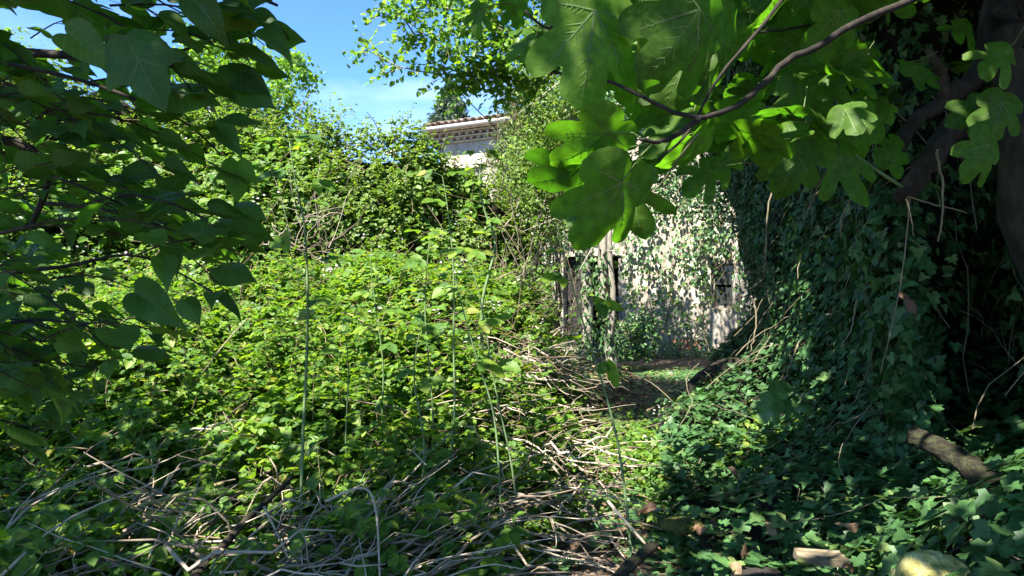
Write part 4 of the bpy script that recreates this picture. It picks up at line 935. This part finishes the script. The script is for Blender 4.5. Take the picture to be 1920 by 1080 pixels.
g = Geo(); g.tube(poly_px([(1143, 640), (1150, 560), (1143, 470), (1146, 380), (1150, 260)], 10.9, 14), np.linspace(.05, .035, 14), 10); o = link('second_stem', g.mesh('second_stem', [MBARK], True)); o.parent = bpy.data.objects['slim_tree.001']; o.matrix_basis = Matrix.Translation(-o.parent.location)
# olive-toned shrub by the house corner
sh = thing('olive_shrub', P(980, 600, 13), 'tall yellowish olive-green shrub in front of the corner of the house', 'shrub')
g = Geo()
for q in range(34):
    b = P(rng.uniform(930, 1050), 620, 13 + rng.normal(0, .3)); e = P(rng.uniform(900, 1080), rng.uniform(110, 400), 12.8 + rng.normal(0, .6)); k = np.linspace(0, 1, 7)[:, None]
    g.tube(b + (e - b) * k + rng.normal(0, .05, (7, 3)), np.linspace(.022, .005, 7), 4, 0, False)
link('stems', g.mesh('stems', [MCANE]), sh, kind='stuff')
pos = px_blobs([(985, 190, 45, 75, 12.8, .6), (968, 275, 40, 60, 12.8, .6), (1010, 220, 55, 110, 12.8, .7), (975, 330, 70, 80, 12.6, .7), (950, 420, 60, 60, 12.4, .6), (1040, 330, 45, 110, 12.8, .6)], 4.5, 0, .26)
g = Geo(); g.scatter(T_NAR2, pos, rng.normal(0, .6, pos.shape) + [0, -.3, .5], rng.normal(0, .8, pos.shape) + [0, 0, .6], rng.uniform(.06, .12, len(pos)))
link('leaves', g.mesh('leaves', [MOL]), sh, kind='stuff')
# dark bush at the foot of the wall, saplings against the wall
bs_ = thing('dark_bush', P(1205, 665, 12.2), 'low dark bush at the foot of the bright wall, right of the grey trunk', 'bush')
pos = px_blobs([(1200, 620, 52, 42, 12.2, .5), (1180, 655, 50, 20, 12, .5)], 2.6, 0, .16)
g = Geo(); g.scatter(T_OV3, pos, nrm([0, -.3, .8] + rng.normal(0, .4, pos.shape)), rng.normal(0, 1, pos.shape), rng.uniform(.05, .09, len(pos))); link('leaves', g.mesh('leaves', [MIG]), bs_, kind='stuff')
g = Geo()
for q in range(12): g.tube([P(1200, 670, 12.2), P(1200 + rng.normal(0, 18), 640, 12.2), P(1200 + rng.normal(0, 35), 600, 12.2)], .01, 4, 0, False)
link('stems', g.mesh('stems', [MCANE]), bs_, kind='stuff')
def sapling(pts, d, label, nleaf=60, sp=26, size=.07, name='sapling', r=.012):
    t = thing(name, P(*pts[0], d), label, 'sapling'); g = Geo(); C = poly_px(pts, d, 14); g.tube(C, np.linspace(r, r * .3, 14), 5); link('stem', g.mesh('stem', [MCANE]), t)
    LPq = []; g2 = Geo()
    for q in range(nleaf // 5):
        i = rng.integers(4, 14); e = C[i] + np.array([rng.normal(0, sp / F * d), rng.normal(0, .15), rng.normal(.05, sp / F * d * .8)]); g2.tube([C[i], (C[i] + e) / 2 + [0, 0, .03], e], [.005, .003, .002], 3, 0, False)
        for _ in range(5): LPq.append(C[i] + (e - C[i]) * rng.uniform(.4, 1.1) + rng.normal(0, .03, 3))
    pos = np.array(LPq); g = Geo(); g.scatter(T_OV3, pos, nrm([0, -.4, .8] + rng.normal(0, .4, pos.shape)), rng.normal(0, 1, pos.shape) + [0, 0, -.3], rng.uniform(.7, 1.2, len(pos)) * size)
    link('leaves', g.mesh('leaves', [MB]), t, kind='stuff'); link('twigs', g2.mesh('twigs', [MCANE]), t, kind='stuff')
sapling([(1290, 690), (1300, 640), (1318, 590), (1325, 530), (1310, 470), (1290, 400)], 12.5, 'crooked sapling standing just left of the small dark window', 110, 46)
sapling([(1262, 660), (1250, 600), (1262, 540), (1255, 460), (1240, 400)], 12.8, 'thin sapling in the middle of the bright wall', 90, 42)
sapling([(1185, 650), (1190, 590), (1182, 520), (1190, 440)], 12.6, 'thin sapling beside the doorway at the bright wall edge', 60, 32)
sapling([(1330, 660), (1318, 610), (1322, 560), (1312, 480), (1330, 420)], 11.5, 'leafy sapling just left of the small dark window, in front of the crooked one', 60, 30)
sapling([(1050, 690), (1062, 620), (1080, 560), (1060, 470)], 10.6, 'thin leafy stem in front of the white wall strip left of the doorway', 45, 34)
sapling([(1230, 655), (1225, 600), (1215, 540), (1222, 470), (1210, 400)], 12.4, 'slender pale stem behind the dark bush', 60, 34)

# creeper on the house wall, and plants along its foot
cr = thing('wall_creeper', W0 + uD * 5, 'sparse creeper hanging in strands over the bright house wall', 'creeper')
g = Geo(); u0, u1 = wu(1030), wu(1420); LPq, Oq = [], []
for q in range(110):
    u = rng.uniform(u0, u1); z0 = rng.uniform(1.6, 4.6)
    if ops[2][0] - .1 < u < ops[2][1] and rng.random() < .85: continue
    ln_ = rng.uniform(.6, 2.2); m = 9; k = np.linspace(0, 1, m)
    off = .03 + rng.uniform(0, .28) * np.sin(k * 3.0); C = np.array([hv((u + .12 * math.sin(kk * 5 + q) + rng.normal(0, .02), o_, max(.1, z0 - ln_ * kk))) for kk, o_ in zip(k, off)])
    g.tube(C, rng.uniform(.003, .007), 3, 0, False)
    for _ in range(int(ln_ * rng.uniform(5, 20))): i_ = rng.integers(0, m); LPq.append(C[i_] + rng.normal(0, .07, 3) + nD * .05)
LPq = [p for p in LPq if not any(o_[0] - .05 < (p - W0) @ uD < o_[1] + .05 and p[2] < o_[3] + .1 and rng.random() < .8 for o_ in ops[1:])]
pos = np.array(LPq); top = hv(np.stack([rng.uniform(u0, u1, 700), rng.uniform(.04, .3, 700), 4.4 - rng.random(700) ** .7 * 2.3], -1)); top = top[fbm(top, 1.3, 3, 81) > -.08]
pos = np.concatenate([pos, top]); link('stems', g.mesh('stems', [MCANE]), cr, kind='stuff')
g = Geo(); g.scatter(T_OV3, pos, nrm(nD + [0, 0, .8] + rng.normal(0, .4, pos.shape)), nD * .6 + rng.normal(0, .5, pos.shape) + [0, 0, -.7], rng.uniform(.06, .11, len(pos))); link('leaves', g.mesh('leaves', [MIG]), cr, kind='stuff')
n_ = 3200; u = rng.uniform(0, LEN, n_); pos = hv(np.stack([u, .1 + rng.random(n_) * 1.0, rng.random(n_) ** 1.3 * (.35 + .25 * np.sin(u * 3.1) + .15 * np.sin(u * 7.7))], -1)); pos[:, 2] += groundH(pos[:, 0], pos[:, 1])
g = Geo(); g.scatter(T_OV3, pos, nrm([0, -.3, .8] + rng.normal(0, .4, pos.shape)), rng.normal(0, 1, pos.shape), rng.uniform(.05, .10, n_)); link('weeds', g.mesh('weeds', [MIG]), kind='stuff', label='green weeds along the foot of the house wall')

# ------------------------------------------------------------------ overhead cable
g = Geo(); a = P(640, -140, 9.0); b = P(928, 238, 16.6); k = np.linspace(0, 1, 20)[:, None]
g.tube(a + (b - a) * k + np.array([0, 0, -.25]) * np.sin(k * math.pi), .012, 5); link('cable', g.mesh('cable', [MDBARK]), None, 'thin dark cable running down through the branches to the house eave', 'cable')

# ------------------------------------------------------------------ tall bramble canes
canes = [([(553, 265), (560, 350), (563, 420), (567, 550), (573, 700), (576, 850), (574, 1000)], 3.0, .0058, 'tallest and thickest green cane, standing nearly straight in the left half', 14, .095),
         ([(825, 330), (835, 420), (847, 520), (855, 640), (860, 760), (850, 880)], 3.4, .005, 'leafy green cane left of the bright pale cane, near the middle', 12, .09),
         ([(905, 290), (914, 400), (919, 480), (912, 590)], 4.6, .0085, 'bright pale green cane lit by the sun under the house corner', 10, .085),
         ([(800, 440), (803, 560), (802, 700), (812, 860)], 3.6, .004, 'slim straight cane with large leaves left of the leafy middle cane', 10, .085),
         ([(700, 480), (705, 600), (716, 720), (722, 840)], 3.8, .004, 'short slim cane in the sunny thicket between two taller canes', 8, .08),
         ([(855, 520), (880, 600), (905, 690), (925, 790), (932, 960)], 3.0, .004, 'dark cane slanting down to the right, upper of the slanting pair', 8, .085),
         ([(872, 480), (900, 580), (930, 700), (950, 820), (968, 980)], 3.1, .0038, 'dark cane slanting down to the right toward the pale stick heap', 8, .08),
         ([(1040, 420), (1075, 520), (1112, 640), (1140, 760), (1158, 880), (1180, 1040)], 2.9, .0045, 'long thin green cane leaning across the path in front of the trunks', 8, .085),
         ([(780, 620), (786, 760), (790, 930)], 3.2, .0045, 'low upright cane above the twigs at the bottom middle', 6, .08),
         ([(640, 600), (650, 720), (655, 860)], 3.5, .0038, 'low green cane just right of the tallest cane', 6, .075)]
tri_me = Geo(); n_, t_ = np.array([[0, 0, 1.]]), np.array([[0, 1., 0]])
for a, s_ in ((0, 1.0), (1.2, .8), (-1.2, .8)):
    tri_me.scatter(tpl_half([(.2, .1), (.36, .35), (.33, .6), (.16, .85)], .22, -.2), np.array([[math.sin(-a) * .08 * (a != 0), .25 if a == 0 else .1, 0]]), n_, np.array([[math.sin(a), math.cos(a), -.05 * (a != 0)]]), s_ * .8)
tri_mesh = tri_me.mesh('leaf', [MB], True)
for pts, d, r, lab, nl, ls_ in canes:
    pts = list(pts); d *= 1.15; r *= 1.6; ls_ *= 1.3; C = poly_px(pts, d, 24); C[:, 0] += .018 * np.sin(np.linspace(0, rng.uniform(4, 9), 24) + rng.uniform(0, 6)) * r / .006; bot = C[-1].copy(); bot[2] = min(groundH(bot[0], bot[1]) - .02, bot[2] - .01); C = np.vstack([C, bot])
    t = thing('bramble_cane', bot, lab, 'bramble cane', 'tall canes standing out of the thicket'); g = Geo(); g.tube(C, np.linspace(0, 1, 25) ** .6 * r * .85 + r * .15, 7); st = link('stem', g.mesh('stem', [MSTEM], True), t)
    for q in range(nl):
        i = 0 if q < 3 else int((q - 1.5) / nl * 17); p = C[i]; a = q * 2.5 + rng.uniform(0, .8); o = np.array([math.cos(a), math.sin(a) * .6, .35]); pe = rng.uniform(.03, .08)
        g = Geo(); g.tube([p, p + o * pe * .5 + [0, 0, .004], p + o * pe], .0011, 4); link('leaf_stalk', g.mesh('leaf_stalk', [MSTEM]), t)
        sz_ = ls_ * rng.uniform(.8, 1.25) * (.7 + .4 * min(1, q / 4))
        link('leaf', tri_mesh, t, M=frame_mat(p + o * pe, nrm(np.array([0, -.35, .9]) + rng.normal(0, .25, 3)), o + np.array([0, 0, -.35]), sz_))

# ------------------------------------------------------------------ heaps of dry sticks
stick_me = []
for k in range(14):
    g = Geo(); m = 8; kk = np.linspace(0, 1, m)[:, None]; bend = rng.uniform(-.12, .12); pts = np.array([0, 1., 0]) * kk + np.array([1, 0, 0]) * bend * np.sin(kk * 3.1) + rng.normal(0, .016, (m, 3)); pts[:, 1] = kk[:, 0]
    g.tube(pts, np.linspace(.0078, .0016, m) * rng.uniform(.4, 1.35), 5)
    if k % 2:
        i = rng.integers(2, 6); g.tube([pts[i], pts[i] + [.06, .10, .02], pts[i] + [.10, .24, .03]], [.005, .004, .002], 4)
    stick_me.append(g.mesh('stick', [MSTICK], True))
def heap(base, label, fn, n, nrest, mats=None):
    t = thing('brush_heap', base, label, 'stick pile'); g = Geo()
    for k in range(n + nrest):
        p, d, ln = fn(k); d = nrm(d); side = nrm(np.cross(d, [0, 0, 1.])); th_ = rng.uniform(.5, 1.5)
        M = frame_mat(p, nrm(np.cross(side, d)), d, ln); M = M @ Matrix.Rotation(rng.uniform(0, 6.28), 4, 'Y') @ Matrix.Diagonal((th_ / max(ln, .35) , 1, th_ / max(ln, .35), 1)) 
        if k < n: link('stick', stick_me[k % 14], t, M=M)
        else: g.tube(arc_pts(p, d, ln, ln * .06, 6, .02), np.linspace(.0045, .002, 6) * th_, 4, 0, False)
    link('twigs', g.mesh('twigs', [MSTICK]), t, kind='stuff'); return t
def on_ground(x, y, up=0.): return np.array([x, y, float(groundH(x, y)) + up])
def fA(k):
    y = rng.uniform(2.7, 4.1); x = rng.uniform((60 - 960) / F * y, (560 - 960) / F * y); up = rng.uniform(.02, .26); a = rng.normal(.75, .8) + (math.pi if rng.random() < .3 else 0)
    return on_ground(x, y, up) - np.array([math.cos(a), math.sin(a), 0]) * .35, np.array([math.cos(a), math.sin(a), rng.normal(.2, .3)]), rng.uniform(.25, .95)
heap(on_ground(-2.0, 3.6), 'wide tangle of dry grey and tan sticks at the lower left, lit in patches', fA, 110, 90)
def fB(k):
    c = np.array([(585 - 960) / F * 3.0, 3.0]); a = rng.normal(.75, .5); p = c + rng.normal(0, .22, 2); return on_ground(p[0], p[1], rng.uniform(0, .25)), np.array([math.cos(a), math.sin(a) * .6, rng.normal(.16, .18)]), rng.uniform(.35, .9)
heap(on_ground(-.8, 3.0), 'fan of long thin bleached twigs in the shade at the bottom, left of the middle', fB, 70, 80)
def fC(k):
    y = rng.uniform(5.8, 7.6); x = (rng.normal(985, 34) - 960) / F * y; a = rng.normal(.3, .9); zz = CAMZ - (rng.normal(684, 22) - 540) / F * y
    return np.array([x, y, max(zz, float(groundH(x, y)))]), np.array([math.cos(a), math.sin(a) * .5, rng.normal(-.15, .4)]), rng.uniform(.25, .8)
heap(on_ground(.2, 6.6), 'sunlit heap of pale straw-coloured sticks in front of the doorway', fC, 120, 120)
def fD(k):
    y = rng.uniform(3.4, 5.6); x = (rng.uniform(760, 1130) - 960) / F * y; a = rng.normal(.0, .9)
    return on_ground(x, y, rng.uniform(.0, .38)), np.array([math.cos(a), math.sin(a), rng.normal(-.02, .2)]), rng.uniform(.3, .8)
heap(on_ground(.2, 4.4), 'loose brown and grey twigs sloping down beside the path at the middle', fD, 90, 150)
def fE(k):
    y = rng.uniform(8.2, 9.8); x = (rng.normal(585, 34) - 960) / F * y; zz = CAMZ - (rng.normal(445, 24) - 540) / F * y; a = rng.normal(.7, .7)
    return np.array([x, y - .5, zz]), np.array([math.cos(a), -.2, math.sin(a)]), rng.uniform(.3, .9)
heap(P(600, 540, 9), 'dry tan twigs hanging in the hollow of the tall bramble bank', fE, 16, 24)
def fG(k):
    y = rng.uniform(9.0, 10.2); x = (rng.normal(985, 34) - 960) / F * y; zz = CAMZ - (rng.normal(560, 42) - 540) / F * y; a = rng.normal(1.1, .7)
    return np.array([x, y, zz]), np.array([math.cos(a), -.2, math.sin(a)]), rng.uniform(.4, 1.1)
heap(P(985, 660, 9.6), 'upright dry stems leaning together left of the doorway', fG, 40, 60)
# single larger branches
def fallen(pts, ds, r, mat, label, name='fallen_branch', cat='branch', sides=9):
    g = Geo(); C = poly_px(pts, ds, 14); C += rng.normal(0, r[0] * .08, C.shape); g.tube(C, np.linspace(*r, 14), sides)
    return link(name, g.mesh(name, [mat], True), None, label, cat)
fallen([(350, 1100), (430, 1010), (490, 950), (548, 895)], [2.7, 3.0, 3.3, 3.6], (.022, .012), MDBARK, 'dark curved branch sloping up to the right out of the lower left twigs')
fallen([(180, 985), (260, 950), (350, 925), (420, 905)], [3.1, 3.2, 3.3, 3.4], (.013, .008), MYST, 'straight yellow lichened branch lying on the lower left twigs')
fallen([(495, 950), (515, 990), (540, 1045)], [2.9, 2.85, 2.8], (.006, .004), MSTICK, 'short pale bare stick leaning on the dark curved branch')
fallen([(610, 940), (680, 915), (705, 960), (712, 1090)], [2.8, 2.8, 2.75, 2.7], (.0055, .004), MSTICK, 'pale bent twig hooked downward in the bottom fan')
fallen([(185, 1010), (230, 960), (280, 905), (300, 860)], [3.0, 3.1, 3.2, 3.3], (.006, .003), MSTICK, 'pale forked stick pointing upward in the lower left corner tangle')
fallen([(1145, 1100), (1180, 1060), (1225, 1022)], [2.6, 2.65, 2.75], (.026, .020), MLOG, 'thick grey branch stub at the bottom edge among the ivy')
fallen([(1140, 940), (1170, 975), (1210, 1020)], [3.2, 3.1, 3.0], (.008, .006), MSTICK, 'pale straight stick lying toward the grey branch stub')
fallen([(1212, 770), (1270, 745), (1330, 720)], [6.6, 6.8, 7.0], (.012, .008), MCANE, 'brown fallen stick across the back of the path')

# ------------------------------------------------------------------ things on the right
g = Geo(); C = poly_px([(1706, 815), (1780, 850), (1860, 905), (1990, 985)], [2.75, 2.65, 2.5, 2.3], 34); rr_ = np.linspace(.036, .052, 34) * (1 + .05 * rng.normal(0, 1, 34)); rr_[:2] = .037; g.tube(C, rr_, 22)
for q in range(1, 5):
    g.V[0] = g.V[0] + rng.normal(0, .0011, g.V[0].shape)
lg = thing('sawn_log', C[0], 'mossy sawn log poking out of the dark hollow with a pale cut end', 'log'); link('bark', g.mesh('bark', [MLOG], True), lg)
ax = nrm(C[0] - C[1]); g = Geo(); e1 = nrm(np.cross(ax, [0, 0, 1.])); e2 = np.cross(ax, e1); th = np.linspace(0, 6.283, 15)[:-1]
V = [C[0] + ax * .004 + (e1 * math.cos(t) + e2 * math.sin(t)) * .034 for t in th] + [C[0] + ax * .001 + (e1 * math.cos(t) + e2 * math.sin(t)) * .039 for t in th]
g.add(V, [tuple(range(14))] + [(i, (i + 1) % 14, 14 + (i + 1) % 14, 14 + i) for i in range(14)]); link('cut_end', g.mesh('cut_end', [MPLANK]), lg)
g = Geo(); C = poly_px([(1235, 800), (1270, 760), (1312, 716), (1360, 690), (1400, 690)], [6.6, 6.7, 6.8, 6.8, 6.6], 12); g.tube(C, [.02, .05, .085, .10, .09], 10); link('rotten_log', g.mesh('rotten_log', [MDBARK], True), None, 'black rotten log leaning out of the ivy at the end of the path', 'log')
def rock(c, rad, mat, label, name='rock', seed=0):
    th = np.linspace(0, 2 * math.pi, 72); ph = np.linspace(0, math.pi, 40); TH, PH = np.meshgrid(th, ph, indexing='ij'); D = np.stack([np.cos(TH) * np.sin(PH), np.sin(TH) * np.sin(PH), np.cos(PH)], -1)
    rr = 1 + .28 * fbm(D, 1.6, 3, seed)[..., None] + .16 * fbm(D, 4.5, 4, seed + 3)[..., None] - .10 * np.abs(fbm(D, 3.1, 3, seed + 5))[..., None]
    rr = np.minimum(rr, 1.08); rr[-1] = rr[0]; g = Geo(); g.grid(np.array(c) + D * rr * np.array(rad)); return link(name, g.mesh(name, [mat], True), None, label, 'rock')
rock(P(1744, 1096, 2.1), (.12, .09, .10), MROCK, 'rough yellowish limestone rock at the bottom right edge', seed=71)
rock(P(1275, 985, 3.3), (.11, .10, .032), MMOSS, 'flat stone under yellow-green moss beside the dead leaves', seed=74)
rock(P(1420, 1078, 2.75), (.10, .08, .018), MDOOR, 'flat grey-brown stone half hidden by ivy at the bottom', seed=79)
def plank(p, L_, W_, T_, rz, rx, label):
    g = Geo(); nseg = 6
    for k in range(3):
        g.box((0, k * W_ / 3 + .001, -T_ * (.5 + .1 * k)), (L_ * (1 - .04 * k), (k + 1) * W_ / 3 - .001, T_ * .5))
    o = link('plank', g.mesh('plank', [MPLANK]), None, label, 'plank'); o.location = Vector(p); o.rotation_euler = (rx, R(2), rz); return o
plank(P(1497, 1052, 2.65), .19, .07, .03, R(-6), R(12), 'short weathered plank lying in the ivy at the bottom, left of the rock')
# climbing and hanging stems
vines = [([(1706, 372), (1700, 440), (1690, 520), (1672, 610), (1650, 702)], 3.0, .0035, 'longest pale hanging stem, dropping from the crook of the dark limb'), ([(1700, 372), (1708, 405), (1713, 443)], 2.98, .004, 'short thick pale root tip hanging at the crook of the dark limb'),
         ([(1700, 370), (1745, 383), (1790, 392), (1815, 400)], 3.0, .004, 'pale twig reaching sideways to the right from the dark limb'), ([(1758, 280), (1766, 340), (1768, 400), (1756, 455)], 3.0, .006, 'knotted hanging root in front of the dark hollow'),
         ([(1612, 320), (1596, 370), (1578, 405), (1576, 445)], 3.1, .004, 'forked pale stem hanging in front of the ivy, left of the dark limb'), ([(1545, 330), (1520, 380), (1505, 420)], 3.2, .0028, 'thin pale stem hanging above the ivy wall'),
         ([(1448, 345), (1440, 400), (1436, 470), (1432, 520)], 4.4, .006, 'straight brown stem hanging down the ivy near the window'), ([(1500, 640), (1482, 680), (1470, 715)], 4.3, .007, 'pale kinked stem on the lower ivy wall'),
         ([(1606, 560), (1598, 610), (1578, 650)], 3.55, .005, 'curved brown stem in the middle of the ivy wall'), ([(1415, 560), (1418, 610), (1408, 660)], 5.2, .009, 'dead upright stem poking from the ivy beside the path'),
         ([(1580, 830), (1572, 870), (1590, 905), (1615, 930)], 3.0, .0022, 'thin pale runner at the foot of the ivy wall'), ([(1640, 290), (1620, 220), (1600, 200)], 3.0, .003, 'green shoot curling up beside the dark limb')]
for pts, d, r, lab in vines:
    g = Geo(); C = poly_px(pts, d, 14); C += rng.normal(0, r * .5, C.shape); g.tube(C, np.linspace(r, r * .5, 14), 6)
    link('hanging_stem', g.mesh('hanging_stem', [MVINE], True), None, lab, 'stem', 'stems hanging over the ivy')
# curled dead leaves
def dead(px, py, d, size, label, nv=(0, -.6, .7)):
    g = Geo(); V, f, uv, m = mk_outline([HRTO, LOBO][px % 2], (0, .36), .03, 3, 30, [1.3, -1.1][py % 2], .22, [], .01, px % 7, -.9, wide=.75, skew=.3 * math.sin(px)); g.add(V * size, f, 0, uv)
    link('dead_leaf', g.mesh('dead_leaf', [MDEAD], True), None, label, 'dead leaf', 'fallen dead leaves', M=frame_mat(P(px, py, d), nv, rng.normal(0, 1, 3), 1.0))
dead(1692, 545, 3.05, .10, 'curled tan leaf caught high on the ivy wall'); dead(1455, 1005, 3.0, .09, 'large curled brown leaf standing upright in the ground ivy', (.3, -.9, .2)); dead(1405, 1022, 2.95, .10, 'dull brown leaf lying left of the upright curled one')
dead(1315, 1000, 3.1, .08, 'dark reddish leaf beside the mossy stone'); dead(1345, 985, 3.15, .06, 'small ochre leaf right of the dark reddish leaf'); dead(1590, 1065, 2.5, .07, 'pale tan leaf between the plank and the rock'); dead(1370, 1060, 2.75, .09, 'pale curled leaf at the bottom edge, left of the plank')
dead(1365, 880, 3.9, .08, 'reddish brown leaf in the middle of the ground ivy'); dead(1230, 945, 3.4, .09, 'tan leaf left of the mossy stone'); dead(1610, 985, 2.8, .07, 'dark brown leaf low at the foot of the ivy wall')
# fig seedling among the ivy
sd = thing('fig_seedling', P(1440, 800, 4.0), 'young fig shoot with three lobed leaves growing from the lower ivy wall', 'seedling')
fm = []
for t in T_FIG: g = Geo(); g.add(t[0], t[1], 0, t[2]); g.M[-1] = np.asarray(t[3]); fm.append(g.mesh('leaf', [MIG, MIG], True))
for k, (bx_, by_, tx, ty) in enumerate([(1455, 745, 1425, 790), (1458, 742, 1480, 700), (1470, 760, 1530, 755)]):
    a, b = P(bx_, by_, 3.9), P(tx, ty, 3.85); link('leaf', fm[k], sd, M=frame_mat(a, (.1, -.8, .6), b - a, np.linalg.norm(b - a) * .95))
    g = Geo(); g.tube([P(1450, 800, 4.0), (a + P(1450, 800, 4.0)) / 2, a], .002, 4); link('leaf_stalk', g.mesh('leaf_stalk', [MSTEM]), sd)
